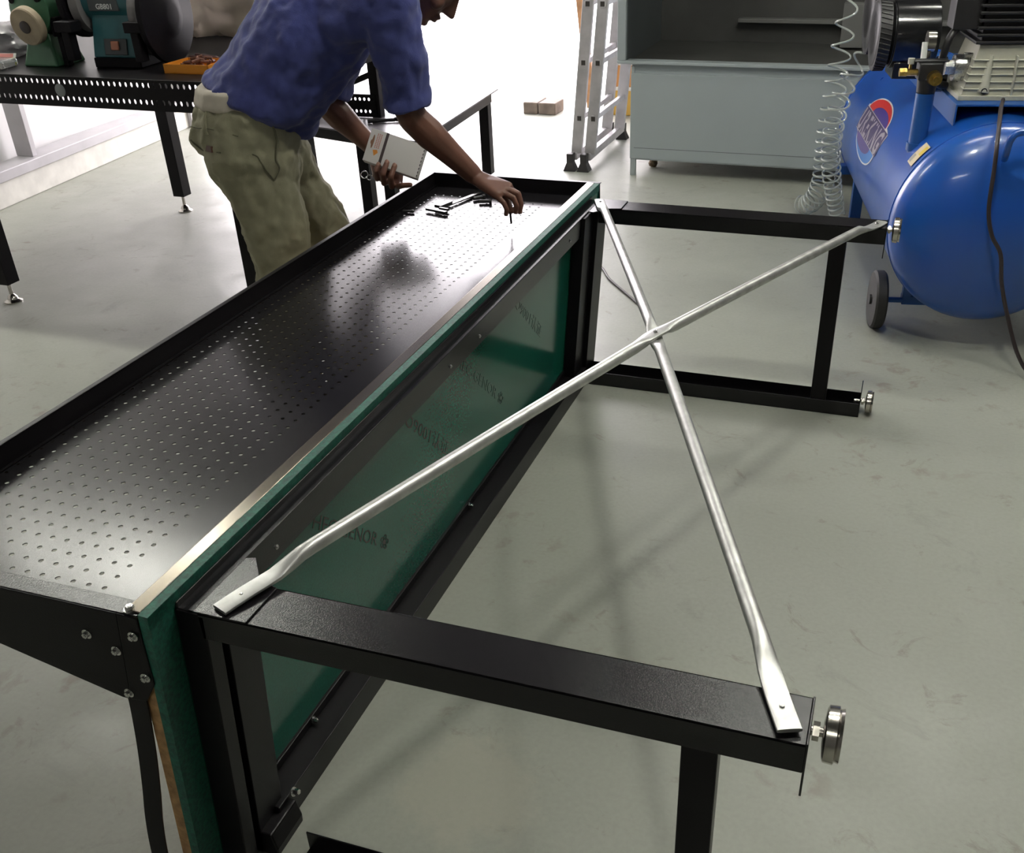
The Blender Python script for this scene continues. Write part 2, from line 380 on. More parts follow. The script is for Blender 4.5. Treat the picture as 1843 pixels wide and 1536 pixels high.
# cross braces (round tube, ends hammered flat)
def brace(p0, p1, sag, midflat):
    p0 = Vector(p0); p1 = Vector(p1); d = p1-p0; L = d.length; d.normalize(); s = Vector((0, 0, 1)).cross(d).normalized(); up = d.cross(s)
    if up.z < 0: up = -up
    N = 90; seg = 20; vs_ = []
    def sm(t): t = max(0, min(1, t)); return t*t*(3-2*t)
    for k in range(N+1):
        # denser stations near the ends and the middle
        x = L*k/N
        e = min(x, L-x); k1 = sm((e-0.085)/0.075)
        m = abs(x-midflat*L); k2 = sm((m-0.018)/0.05)
        kk = min(k1, k2)
        a = 0.0155 + (0.0118-0.0155)*kk; h = 0.0030 + (0.0118-0.0030)*kk
        wob = 0.0016*math.sin(x*31)*(1-kk)
        q_ = 1-abs(x-midflat*L)/(L/2); hump = 0.010*k1 + sag*(1-k2) + 0.034*max(0.0, q_)*(2-max(0.0, q_))**0.25
        c = p0 + d*x + up*(hump+wob)
        for i in range(seg):
            an = 2*PI*i/seg; ca, sa = math.cos(an), math.sin(an)
            # superellipse gives a flat blade when squashed
            n_ = 2.0 + 3.0*(1-kk)
            q = (abs(ca)**n_ + abs(sa)**n_)**(-1/n_)
            vs_.append(c + s*(a*ca*q) + up*(h*sa*q))
    fs = [(k*seg+i, k*seg+(i+1)%seg, (k+1)*seg+(i+1)%seg, (k+1)*seg+i) for k in range(N) for i in range(seg)]
    fs += [tuple(range(seg)), tuple(range(N*seg, N*seg+seg))]
    b = MB(); b.add(vs_, fs)
    o = build('cross_brace', b, ALU, bench, smooth=True, label='bare galvanised cross brace tube')
    for t in (0.038, L-0.038): 
        q = p0 + d*t + up*0.0025; bolt(q, (0, 0, 1), 0.0045, 0.003, o)
    return o
brace((0.052, 0.010, 0.6045), (0.855, 2.068, 0.6045), 0.004, 0.488)
brace((0.012, 2.085, 0.6045), (0.848, 0.012, 0.6045), -0.004, 0.5166)
bolt((0.444, 1.014, 0.6540), (0, 0, 1), 0.006, 0.005)
# ---- perforated back panel (tray), screwed to the board edge
PX0, PX1, PY0, PY1, PZ = -0.590, -0.060, -0.050, 2.192, 0.580
b = MB()
nx, ny, st = 15, 73, 0.0291
hx0, hy0 = -0.578, 0.0015; hr = 0.0041; half = st/2
def grid_holes(b):
    V = []; F = []; idx = {}
    def vid(p):
        k = (round(p[0], 5), round(p[1], 5), round(p[2], 5))
        if k not in idx: idx[k] = len(V); V.append(p)
        return idx[k]
    for i in range(nx):
        for j in range(ny):
            cx = hx0+i*st; cy = hy0+j*st
            for z, flip in ((PZ, False), (PZ-0.0015, True)):
                cor = [vid((cx+sx*half, cy+sy*half, z)) for sx, sy in ((1, 1), (-1, 1), (-1, -1), (1, -1))]
                ring = [vid((cx+hr*math.cos(2*PI*(k+1.5)/12-0*PI), cy+hr*math.sin(2*PI*(k+1.5)/12), z)) for k in range(12)]
                # corner q sits at 45+90q degrees; ring k at 45+30k degrees
                for q in range(4):
                    a = [cor[q]] + [cor[(q+1) % 4]] + [ring[(3*q+3-k) % 12] for k in range(4)]
                    F.append(a[::-1] if flip else a)
                if not flip: top = ring
                else:
                    for k in range(12): F.append([top[k], top[(k+1)%12], ring[(k+1)%12], ring[k]])
    b.add(V, F)
grid_holes(b)
gx0, gx1, gy0, gy1 = hx0-half, hx0+(nx-0.5)*st, hy0-half, hy0+(ny-0.5)*st
for lo, hi in (((PX0, PY0, PZ-0.0015), (gx0, PY1, PZ)), ((gx1, PY0, PZ-0.0015), (PX1, PY1, PZ)), ((gx0, PY0, PZ-0.0015), (gx1, gy0, PZ)), ((gx0, gy1, PZ-0.0015), (gx1, PY1, PZ))):
    b.box(lo, hi)
peg = build('perforated_panel', b, PEG, bench, fixn=True)
b = MB(); b.box((PX0-0.003, PY0, PZ-0.012), (PX0, PY1, 0.624)); b.box((PX0-0.014, PY0, 0.621), (PX0, PY1, 0.624)); b.box((PX0, PY0, PZ+0.0004), (PX0+0.006, PY1, PZ+0.004))
build('panel_flange', b, BLACKS, peg, bevel=0.001)
b = MB(); b.box((PX0-0.003, PY1-0.003, PZ-0.01), (PX1+0.045, PY1, 0.625)); b.box((PX0-0.003, PY1-0.003, 0.622), (PX1+0.045, PY1+0.014, 0.625))
build('panel_flange', b, BLACKS, peg, bevel=0.001)
b = MB(); b.box((PX1-0.028, gy0, PZ+0.0004), (PX1+0.0012, PY1-0.004, PZ+0.003)); b.box((PX1-0.001, PY0, PZ), (PX1+0.001, PY1-0.004, 0.615)); build('panel_flange', b, BLACKS, peg, bevel=0.0008)
b = MB(); b.box((PX0-0.003, PY0-0.004, 0.621), (-0.034, PY0+0.026, 0.624)); build('panel_flange', b, BLACK, peg, bevel=0.001)
# triangular end bracket
Yb = PY0-0.007
b = MB(); b.prism([(PX0-0.003, Yb, 0.6235), (-0.066, Yb, 0.6235), (-0.090, Yb, 0.455), (-0.105, Yb, 0.455), (-0.32, Yb, 0.508), (PX0-0.003, Yb, 0.572)], (0, 0.003, 0))
b.prism([(-0.066, Yb, 0.6235), (-0.034, Yb+0.001, 0.6205), (-0.038, Yb+0.001, 0.497), (-0.062, Yb+0.001, 0.458), (-0.090, Yb, 0.455)], (0, 0.003, 0))
br = build('end_bracket', b, BLACKS, peg, bevel=0.0012)
for x, z in ((-0.131, 0.572), (-0.086, 0.552), (-0.047, 0.588), (-0.048, 0.510), (-0.088, 0.470)):
    bolt((x, Yb-0.0005, z), (0, -1, 0), 0.0065, 0.005, br)
bolt((-0.052, PY0+0.006, 0.624), (0, 0, 1), 0.0075, 0.006, br)
b = MB(); b.prism([(PX0-0.003, PY1, 0.6235), (-0.034, PY1, 0.6205), (-0.038, PY1, 0.497), (-0.062, PY1, 0.458), (-0.105, PY1, 0.455), (-0.32, PY1, 0.508), (PX0-0.003, PY1, 0.572)], (0, 0.003, 0))
build('end_bracket', b, BLACKS, peg, bevel=0.0012)
# curved strap under the bracket
b = MB(); ctr = [(-0.078, 0.475), (-0.084, 0.42), (-0.096, 0.34), (-0.113, 0.25), (-0.130, 0.17), (-0.142, 0.09), (-0.148, 0.004)]
def catm(P, n=8):
    P = [Vector(p) for p in P]; Q = [P[0]*2-P[1]] + P + [P[-1]*2-P[-2]]; out = []
    for i in range(1, len(Q)-2):
        for k in range(n):
            t = k/n; a, b_, c, d = Q[i-1:i+3]
            out.append(0.5*((2*b_) + (c-a)*t + (2*a-5*b_+4*c-d)*t*t + (-a+3*b_-3*c+d)*t**3))
    return out + [Q[-2]]
cc = catm([(x, 0, z) for x, z in ctr])
L_ = []; R_ = []
for k, p in enumerate(cc):
    t = (cc[min(k+1, len(cc)-1)] - cc[max(k-1, 0)]).normalized(); n_ = Vector((t.z, 0, -t.x))
    L_.append(p + n_*0.0165); R_.append(p - n_*0.0165)
vv = [Vector((p.x, y, p.z)) for y in (Yb+0.001, Yb+0.004) for p in L_+R_]; n = len(cc)
fs = []
for k in range(n-1):
    fs.append((k, k+1, n+k+1, n+k)); fs.append((2*n+k, 3*n+k, 3*n+k+1, 2*n+k+1))
    fs.append((k, 2*n+k, 2*n+k+1, k+1)); fs.append((n+k, n+k+1, 3*n+k+1, 3*n+k))
fs += [(0, n, 3*n, 2*n), (n-1, 3*n-1, 4*n-1, 2*n-1)]
b.add(vv, fs); build('curved_strap', b, BLACKS, bench)
# ================================================================== air compressor
A3 = Vector((-0.19, 0.982, 0)).normalized(); C3 = Vector((1.20, 2.70, 0.425)); RT = 0.33
SD = Vector((A3.y, -A3.x, 0)); UP = Vector((0, 0, 1))
def tk(s, side, z): return C3 + A3*s + SD*side + UP*z
def tc(s, th, r=RT): a = math.radians(th); return C3 + A3*s + SD*(r*math.cos(a)) + UP*(r*math.sin(a))
BLUE = mat('compressor_blue', (0.010, 0.082, 0.42), 0.24, spec=0.5, coat=0.4, noise_scale=5, col2=(0.012, 0.090, 0.38), rough_var=0.12)
BLUED = mat('compressor_blue_frame', (0.010, 0.080, 0.30), 0.4)
BRASS = mat('brass', (0.62, 0.42, 0.12), 0.28, metal=1.0, noise_amt=0.4, noise_scale=80)
CAST = mat('cast_black', (0.015, 0.014, 0.015), 0.45, bump=0.3, bump_scale=120)
GLOSSB = mat('gloss_black', (0.010, 0.010, 0.011), 0.18, spec=0.6)
CREAM = mat('crankcase_grey', (0.52, 0.51, 0.42), 0.45, noise_amt=0.15, noise_scale=20)
comp = thing('air_compressor', 'large blue air compressor with horizontal tank, red and white badge and black motor on top', 'compressor', (1.0, 3.4, 0))
LT3 = 1.5
b = MB(); prof = []
for k in range(9): a = PI/2*k/8; prof.append((-0.145*math.cos(a), RT*math.sin(a) if k else 0.001))
prof += [(0.012, RT), (0.013, RT+0.003), (0.032, RT+0.003), (0.033, RT)]
prof += [(LT3*k/8, RT) for k in range(1, 8)]
prof += [(LT3-0.033, RT), (LT3-0.032, RT+0.003), (LT3-0.013, RT+0.003), (LT3-0.012, RT)]
for k in range(8, -1, -1): a = PI/2*k/8; prof.append((LT3+0.145*math.cos(a), RT*math.sin(a) if k else 0.001))
b.lathe(C3, A3, prof, 72, ref=SD); build('tank', b, BLUE, comp, smooth=50)
# saddle plate carrying the pump and motor
b = MB(); M4 = Matrix((( SD.x, A3.x, 0, C3.x), (SD.y, A3.y, 0, C3.y), (0, 0, 1, C3.z), (0, 0, 0, 1)))
def sbox(b, lo, hi): b.box(lo, hi, M4)      # (side, along, up) from the tank centre
sbox(b, (-0.150, 0.13, 0.355), (0.20, 1.15, 0.362))
for sx in (-0.150, 0.194): sbox(b, (sx, 0.13, 0.20 if sx > 0 else 0.27), (sx+0.006, 1.15, 0.36))
build('saddle_plate', b, BLUED, comp, bevel=0.002)
# crankcase
b = MB()
z0, z1 = 0.372, 0.530
q0 = [(-0.125, 0.20), (0.16, 0.20), (0.16, 0.46), (-0.125, 0.46)]; q1 = [(-0.085, 0.225), (0.15, 0.225), (0.15, 0.44), (-0.085, 0.44)]
b.add([M4 @ Vector((x, y, z0)) for x, y in q0] + [M4 @ Vector((x, y, z1)) for x, y in q1], [(0,3,2,1),(4,5,6,7),(0,1,5,4),(1,2,6,5),(2,3,7,6),(3,0,4,7)])
sbox(b, (-0.135, 0.19, 0.362), (0.17, 0.47, 0.378))
for k in range(5):
    zz = 0.395 + k*0.022; i_ = 0.04*(zz-z0)/(z1-z0)
    sbox(b, (-0.128+i_, 0.194+0.6*i_, zz), (0.163, 0.24, zz+0.004))
sbox(b, (0.03, 0.192, 0.378), (0.036, 0.22, 0.50))
b.cyl(M4 @ Vector((-0.055, 0.207, 0.385)), M4 @ Vector((-0.045, 0.222, 0.50)), 0.020, 0.008, seg=16)
build('crankcase', b, CREAM, comp, smooth=30, bevel=0.002)
b = MB(); b.cyl(M4 @ Vector((-0.055, 0.19, 0.392)), M4 @ Vector((-0.055, 0.203, 0.392)), 0.010, seg=14); build('oil_plug', b, CAST, comp, smooth=True)
# finned cylinder head
b = MB()
for k in range(9): zz = 0.533 + k*0.022; sbox(b, (-0.105, 0.21, zz), (0.17, 0.46, zz+0.010))
sbox(b, (-0.085, 0.23, 0.53), (0.15, 0.44, 0.76)); sbox(b, (-0.18, 0.235, 0.575), (-0.09, 0.33, 0.665))
build('cylinder_head', b, CAST, comp, bevel=0.003)
b = MB(); b.cyl(M4 @ Vector((-0.145, 0.29, 0.45)), M4 @ Vector((-0.075, 0.29, 0.45)), 0.042, seg=24); b.cyl(M4 @ Vector((-0.172, 0.29, 0.45)), M4 @ Vector((-0.145, 0.29, 0.45)), 0.026, seg=6)
for a in range(4): b.cyl(M4 @ Vector((-0.12, 0.29+0.034*math.cos(a*PI/2+.6), 0.45+0.05*math.sin(a*PI/2+.6))), M4 @ Vector((-0.07, 0.29+0.034*math.cos(a*PI/2+.6), 0.45+0.05*math.sin(a*PI/2+.6))), 0.009, seg=10)
build('bearing_cover', b, STEEL, comp, smooth=True)
b = MB(); b.tube(catm([M4 @ Vector(p) for p in ((-0.15, 0.27, 0.59), (-0.185, 0.24, 0.54), (-0.195, 0.26, 0.45), (-0.185, 0.30, 0.40), (-0.15, 0.33, 0.385))], 6), 0.013, 12); build('delivery_pipe', b, CAST, comp, smooth=True)
b = MB(); b.cyl(M4 @ Vector((-0.175, 0.40, 0.41)), M4 @ Vector((-0.145, 0.40, 0.41)), 0.058, seg=28); build('fan_disc', b, GLOSSB, comp, smooth=True)
# motor: axis across the tank, ribbed fan cowl on its left end
b = MB(); m0 = M4 @ Vector((-0.30, 0.66, 0.505)); m1 = M4 @ Vector((-0.145, 0.66, 0.505)); b.cyl(m0, m1, 0.115, seg=40); b.cyl(m0 - SD*0.012, m0, 0.100, 0.113, seg=40)
sbox(b, (-0.29, 0.58, 0.362), (-0.16, 0.74, 0.42)); build('motor', b, GLOSSB, comp, smooth=True, bevel=0.004)
for nm, s_, off, rr in (('fan_cowl', 0.66, -0.358, 0.122), ('belt_guard', 1.02, -0.335, 0.145)):
    b = MB(); c_ = M4 @ Vector((off, s_, 0.505 if nm == 'fan_cowl' else 0.53)); b.cyl(c_, c_+SD*0.042, rr, seg=40)
    for k in range(44):
        a = 2*PI*k/44; r_ = A3*math.cos(a) + UP*math.sin(a); t_ = (-A3*math.sin(a) + UP*math.cos(a))
        p = c_ + r_*(rr+0.001); b.tube([p - t_*0.005 + SD*0.002, p + t_*0.005 + SD*0.040], 0.0030, 5)
    for k in range(3): b.lathe(c_ - SD*0.004*(1), SD, [(0, rr*(0.35+0.25*k)), (0.004, rr*(0.35+0.25*k)+0.006)], 32)
    build(nm, b, CAST, comp, smooth=True)
# riser, pressure switch and fittings
b = MB(); b.cyl(tk(0.20, -0.240, 0.16), tk(0.20, -0.240, 0.385), 0.030, seg=24); b.cyl(tk(0.20, -0.240, 0.20), tk(0.20, -0.240, 0.225), 0.036, seg=24); build('riser_pipe', b, BLUED, comp, smooth=True)
ps = M4 @ Vector((-0.240, 0.20, 0.385))
b = MB(); b.cyl(ps, ps+UP*0.05, 0.030, 0.034, seg=20); sbox(b, (-0.276, 0.170, 0.428), (-0.200, 0.235, 0.482)); sbox(b, (-0.295, 0.19, 0.482), (-0.18, 0.225, 0.490)); build('pressure_switch', b, CAST, comp, bevel=0.006, smooth=True)
b = MB(); p = M4 @ Vector((-0.276, 0.200, 0.450)); b.cyl(p, p - SD*0.040, 0.011, seg=8); b.cyl(p-SD*0.035, p - SD*0.058, 0.014, seg=6); p2 = p-SD*0.025; b.cyl(p2, p2+UP*0.028, 0.005, seg=10); build('brass_valve', b, BRASS, comp, smooth=True)
b = MB(); b.cyl(p2+UP*0.026, p2+UP*0.044, 0.010, 0.011, seg=14); build('valve_knob', b, CREAM, comp, smooth=True)
b = MB(); p = M4 @ Vector((-0.226, 0.170, 0.438)); b.cyl(p, p - A3*0.028, 0.024, 0.021, seg=18); b.cyl(p - A3*0.028, p - A3*0.040, 0.010, seg=6); build('brass_valve', b, BRASS, comp, smooth=True)
b = MB(); p = M4 @ Vector((-0.238, 0.26, 0.537)); b.cyl(p-SD*0.012, p+SD*0.014, 0.032, seg=28); b.cyl(p, p-UP*0.05, 0.008, seg=10); build('pressure_gauge', b, CHROME, comp, smooth=True)
b = MB(); b.cyl(p-SD*0.02-A3*0.03-UP*0.05, p-SD*0.02-A3*0.02, 0.010, seg=12); build('relief_valve', b, mat('white_plastic', (0.75, 0.75, 0.72), 0.4), comp, smooth=True)
# far outlet: blue stub with pale filter
p = tc(1.22, 122, 0.32)
b = MB(); b.cyl(p, p+UP*0.16, 0.024, seg=18); build('outlet_pipe', b, BLUED, comp, smooth=True)
b = MB(); b.cyl(p+UP*0.16, p+UP*0.30, 0.026, 0.024, seg=18); b.cyl(p+UP*0.30, p+UP*0.36, 0.034, seg=18); build('air_filter', b, mat('pale_plastic', (0.55, 0.56, 0.48), 0.35), comp, smooth=True)
p = tc(1.0, 113, RT-0.004); b = MB(); b.lathe(p, p-(C3+A3*1.0), [(0, 0.034), (0.006, 0.034), (0.009, 0.026)], 24); build('inspection_plug', b, BLUED, comp, smooth=True)
# running gear
for sd_, nm in ((-1, 0), (1, 1)):
    wc = tk(0.13, -0.305 if sd_ < 0 else 0.305, 0.105-C3.z)
    b = MB(); b.lathe(wc - SD*0.022*1, SD, [(0, 0.080), (0.001, 0.098), (0.008, 0.105), (0.036, 0.105), (0.043, 0.098), (0.044, 0.080), (0.030, 0.078), (0.029, 0.03), (0.015, 0.03), (0.014, 0.078)], 40)
    wl = build('wheel', b, RUBBER, comp, smooth=True)
    b = MB(); b.cyl(wc-SD*0.03, wc+SD*0.03, 0.018, seg=18)
    for k in range(5):
        a = 2*PI*k/5+0.3; d_ = A3*math.cos(a)+UP*math.sin(a); b.tube([wc+d_*0.01, wc+d_*0.082], 0.009, 8)
    build('wheel_hub', b, CAST, wl, smooth=True)
b = MB(); b.cyl(tk(0.13, -0.29, 0.105-C3.z), tk(0.13, 0.29, 0.105-C3.z), 0.010, seg=12); sbox(b, (-0.22, 0.12, 0.105-C3.z-0.015), (0.22, 0.16, 0.105-C3.z+0.018))
for sx in (-0.22, 0.19): sbox(b, (sx, 0.12, -0.33), (sx+0.03, 0.15, -0.17))
build('axle_bracket', b, BLUED, comp, bevel=0.003)
b = MB()
for sx in (-0.25, 0.20): sbox(b, (sx, 1.36, -0.435), (sx+0.05, 1.40, -0.16)); 
sbox(b, (-0.25, 1.36, -0.19), (0.25, 1.40, -0.15)); sbox(b, (-0.33, 1.35, -0.19), (-0.25, 1.41, -0.15)); build('rear_stand', b, BLUED, comp, bevel=0.003)
# handle and port ring on the dome
b = MB(); b.tube(catm([(1.187, 2.575, 0.675), (1.186, 2.545, 0.70), (1.190, 2.53, 0.745), (1.215, 2.535, 0.765), (1.30, 2.545, 0.765), (1.325, 2.55, 0.745), (1.33, 2.575, 0.69)], 6), 0.011, 12); build('handle', b, BLUE, comp, smooth=True)
b = MB(); b.lathe((1.30, 2.595, 0.43), (0.1, -1, 0), [(0, 0.045), (0.008, 0.045), (0.012, 0.036), (0.006, 0.030), (0.004, 0.0)], 28); build('port_ring', b, BLUE, comp, smooth=True)
# badge wrapped round the tank
def wrap(pts2, off):   # (u towards the camera end, v up the side) in metres -> tank surface
    return [tc(0.80-u, 156 - math.degrees(v/RT), RT+off) for u, v in pts2]
def decal(name, poly, col, off, lab):
    # fan of thin strips so that it follows the curve
    b = MB(); cx = sum(p[0] for p in poly)/len(poly); cy = sum(p[1] for p in poly)/len(poly)
    P = []; n = len(poly)
    for r in (0.0, 0.35, 0.7, 1.0):
        P += [(cx+(x-cx)*r, cy+(y-cy)*r) for x, y in poly]
    W = wrap(P, off); F = []
    for k in range(3):
        for i in range(n): F.append((k*n+i, k*n+(i+1)%n, (k+1)*n+(i+1)%n, (k+1)*n+i))
    b.add(W, F); bmesh.ops.remove_doubles(b.bm, verts=b.bm.verts[:], dist=1e-5)
    return build(name, b, mat('badge_'+lab, col, 0.3), badge if name == 'badge_field' else comp, smooth=60, fixn=True)
def sub(poly, n=6):
    out = []
    for i, p in enumerate(poly):
        q = poly[(i+1) % len(poly)]
        out += [(p[0]+(q[0]-p[0])*k/n, p[1]+(q[1]-p[1])*k/n) for k in range(n)]
    return out
def arc(cx, cy, rx, ry, a0, a1, n=16): return [(cx+rx*math.cos(math.radians(a0+(a1-a0)*k/n)), cy+ry*math.sin(math.radians(a0+(a1-a0)*k/n))) for k in range(n+1)]
HB = 0.045
outline = sub([(-0.262, -HB-0.003), (-0.262, HB+0.010), (-0.225, HB+0.012)], 3)[:-3] + arc(-0.02, HB, 0.225, 0.075, 178, 8, 20) + [(0.235, HB+0.006), (0.275, HB-0.002)] + sub([(0.275, HB-0.002), (0.262, -HB-0.004)], 4)[:4] + [(0.235, -HB-0.006)] + arc(0.02, -HB, 0.225, 0.075, -2, -172, 20) + [(-0.24, -HB-0.004)]
badge = decal('badge', outline, (0.70, 0.68, 0.66), 0.0010, 'white')
badge['label'] = 'red, white and blue lettered badge'
def half(cx, cy, rx, ry, up, n=20): return arc(cx, cy, rx, ry, 0, 180, n) if up else arc(cx, cy, rx, ry, 180, 360, n)
decal('badge_field', half(-0.02, HB+0.003, 0.212, 0.066, True), (0.62, 0.035, 0.03), 0.0014, 'red')
decal('badge_field', half(0.03, HB+0.003, 0.160, 0.040, True), (0.06, 0.035, 0.25), 0.0018, 'navy')
decal('badge_field', half(0.02, -HB-0.003, 0.212, 0.066, False), (0.06, 0.22, 0.60), 0.0014, 'sky')
decal('badge_field', half(-0.03, -HB-0.003, 0.170, 0.042, False), (0.10, 0.06, 0.25), 0.0018, 'violet')
v, f = text_verts('UREKING', 1.0, shear=0.0, bold=0.030, spacing=1.10)
wx0 = min(q.x for q in v); wx1 = max(q.x for q in v); hy = max(q.y for q in v)
W = wrap([(-0.245+(q.x-wx0)/(wx1-wx0)*0.495, -HB+0.004+q.y/hy*(2*HB-0.008)) for q in v], 0.0034)
b = MB(); NB = 16
b.add(wrap([(-0.255+0.521*i_/NB, -HB+2*HB*j_/NB) for i_ in range(NB+1) for j_ in range(NB+1)], 0.0022), [(i_*(NB+1)+j_, (i_+1)*(NB+1)+j_, (i_+1)*(NB+1)+j_+1, i_*(NB+1)+j_+1) for i_ in range(NB) for j_ in range(NB)])
build('badge_band', b, mat('badge_navyband', (0.05, 0.03, 0.12), 0.35), badge, fixn=False)
b = MB(); b.add(W, f); build('badge_lettering', b, mat('badge_letters', (0.66, 0.62, 0.66), 0.35), badge, fixn=False)
# small warning sticker
def patch(name, s0, s1, t0, t1, m, off, par):
    b = MB(); N = 6; V = []; F = []
    for i in range(N+1):
        for j in range(N+1): V.append(tc(s0+(s1-s0)*i/N, t0+(t1-t0)*j/N, RT+off))
    for i in range(N):
        for j in range(N): F.append((i*(N+1)+j, (i+1)*(N+1)+j, (i+1)*(N+1)+j+1, i*(N+1)+j+1))
    b.add(V, F); return build(name, b, m, par, fixn=True)
st1 = patch('warning_sticker', 0.115, 0.045, 133, 147, mat('sticker_cream', (0.62, 0.52, 0.32), 0.4), 0.004, comp)
patch('sticker_band', 0.075, 0.050, 134, 140, mat('sticker_yellow', (0.65, 0.48, 0.03), 0.4), 0.0045, st1)
patch('sticker_band', 0.110, 0.085, 141, 146, mat('sticker_grey', (0.30, 0.28, 0.22), 0.4), 0.0045, st1)

# power cord over the dome
b = MB(); b.tube(catm([(1.17, 2.84, 0.80), (1.155, 2.66, 0.80), (1.153, 2.53, 0.735), (1.158, 2.505, 0.655), (1.166, 2.50, 0.534), (1.19, 2.50, 0.455), (1.228, 2.50, 0.395), (1.250, 2.50, 0.30), (1.290, 2.49, 0.19), (1.345, 2.47, 0.07), (1.40, 2.46, 0.012), (1.50, 2.47, 0.007), (1.70, 2.55, 0.007)], 8), 0.0065, 10)
tag(build('power_cord', b, mat('dark_cord', (0.030, 0.020, 0.022), 0.5), smooth=True), 'black power cord hanging down over the end of the blue tank', 'cord')
# floor cable behind the lying bench
b = MB(); b.tube(catm([(-0.75, 3.30, 0.005), (-0.5, 3.26, 0.005), (-0.30, 3.14, 0.005), (-0.20, 2.98, 0.005), (-0.10, 2.85, 0.005), (-0.03, 2.76, 0.005), (0.012, 2.70, 0.005)], 8), 0.005, 8)
tag(build('floor_cable', b, mat('dark_cord', (0, 0, 0)), smooth=True), 'thin black cable lying on the floor behind the crossed braces', 'cable')
# coiled clear air hose
def helix(path, rad, turns, n):
    P = catm(path, 10); d = [0]
    for k in range(1, len(P)): d.append(d[-1]+(P[k]-P[k-1]).length)
    out = []; x = None
    for i in range(n):
        u = i/(n-1); s = u*d[-1]; k = 0
        while k < len(d)-2 and d[k+1] < s: k += 1
        f_ = (s-d[k])/max(1e-6, d[k+1]-d[k]); p = P[k].lerp(P[k+1], f_); t = (P[k+1]-P[k]).normalized()
        x = (Vector((1, 0, 0)) if x is None else x); x = (x - x.dot(t)*t).normalized(); y = t.cross(x)
        a = 2*PI*turns(u); r = rad(u)
        out.append(p + x*(r*math.cos(a)) + y*(r*math.sin(a)))
    return out
HOSE = mat('clear_hose', (0.62, 0.66, 0.62), 0.12, spec=0.8, trans=0.35, ior=1.45)
h = thing('air_hose', 'clear coiled air hose hanging beside the far end of the blue tank', 'hose', (0.58, 3.9, 0))
b = MB(); b.tube(helix([(0.60, 3.90, 1.35), (0.585, 3.9, 1.1), (0.575, 3.9, 0.85), (0.565, 3.9, 0.6), (0.560, 3.92, 0.4), (0.56, 3.95, 0.22), (0.54, 3.98, 0.14), (0.50, 4.02, 0.075), (0.45, 4.06, 0.055)],
        lambda u: 0.030+0.022*min(1, u*1.5)-0.010*max(0, u-0.85)/0.15, lambda u: 20*u**2.4+3*u, 900), 0.0045, 6)
build('coil', b, HOSE, h, smooth=True)
b = MB(); b.tube(helix([(0.76, 3.76, 0.98), (0.715, 3.74, 0.85), (0.63, 3.72, 0.70), (0.595, 3.74, 0.55), (0.585, 3.80, 0.4), (0.60, 3.86, 0.25), (0.625, 3.92, 0.12), (0.64, 3.95, 0.055)],
        lambda u: 0.032+0.010*math.sin(u*3), lambda u: 16*u**2.0+3*u, 760), 0.0045, 6)
build('coil', b, HOSE, h, smooth=True)

# ================================================================== steel spray booth
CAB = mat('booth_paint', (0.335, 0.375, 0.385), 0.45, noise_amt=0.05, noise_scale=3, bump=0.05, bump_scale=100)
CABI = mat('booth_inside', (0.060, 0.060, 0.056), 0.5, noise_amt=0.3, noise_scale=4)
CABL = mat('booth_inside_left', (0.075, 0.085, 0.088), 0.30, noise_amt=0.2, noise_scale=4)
FY = 4.60; cx1 = 1.62
cab = thing('spray_booth', 'large pale grey sheet metal booth with dark open interior behind the blue compressor', 'booth', (0.5, 5.0, 0))
b = MB(); b.box((-0.538, FY, 0.092), (cx1, FY+0.02, 0.535)); b.box((-0.5375, FY+0.004, 0.093), (-0.52, FY+0.779, 0.569)); b.box((cx1-0.02, FY, 0.092), (cx1, FY+0.78, 0.57)); b.box((-0.538, FY+0.76, 0.092), (cx1, FY+0.78, 0.57)); b.box((-0.53, FY+0.003, 0.086), (cx1-0.002, FY+0.779, 0.096))
b.box((-0.535, FY+0.012, 0.53), (cx1, FY+0.03, 0.585)); build('lower_body', b, CAB, cab, bevel=0.002)
b = MB(); b.box((-0.515, FY-0.0006, 0.149), (0.60, FY, 0.1515)); build('seam', b, mat('seam_dark', (0.10, 0.11, 0.11), 0.6), cab)
b = MB(); b.box((-0.610, FY-0.020, 0.583), (cx1+0.06, FY+0.05, 0.600)); build('ledge', b, CAB, cab, bevel=0.003)
for x0 in (-0.610, cx1+0.02): b = MB(); b.box((x0, FY-0.018, 0.60), (x0+0.045, FY+0.80, 2.1)); build('side_post', b, CAB, cab, bevel=0.003)
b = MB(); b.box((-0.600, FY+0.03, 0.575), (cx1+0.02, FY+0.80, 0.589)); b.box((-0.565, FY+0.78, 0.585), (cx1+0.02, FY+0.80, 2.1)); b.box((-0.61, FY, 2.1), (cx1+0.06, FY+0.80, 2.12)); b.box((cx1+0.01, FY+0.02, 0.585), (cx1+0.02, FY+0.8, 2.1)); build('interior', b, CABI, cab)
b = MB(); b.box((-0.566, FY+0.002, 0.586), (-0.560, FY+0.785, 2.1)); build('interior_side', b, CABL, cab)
b = MB(); b.box((-0.10, FY+0.70, 0.700), (cx1, FY+0.775, 0.722)); build('inner_rail', b, mat('booth_rail', (0.12, 0.12, 0.115), 0.5), cab, bevel=0.003)
b = MB(); b.box((0.48, FY+0.58, 0.60), (0.60, FY+0.66, 0.82)); build('inner_bracket', b, mat('booth_rail', (0, 0, 0)), cab, bevel=0.003)
for x0, y0 in ((-0.534, FY), (-0.534, FY+0.75), (cx1-0.03, FY), (cx1-0.03, FY+0.75), ): 
    b = MB(); b.box((x0, y0, 0.0), (x0+0.028, y0+0.028, 0.09)); build('leg', b, CAB, cab)
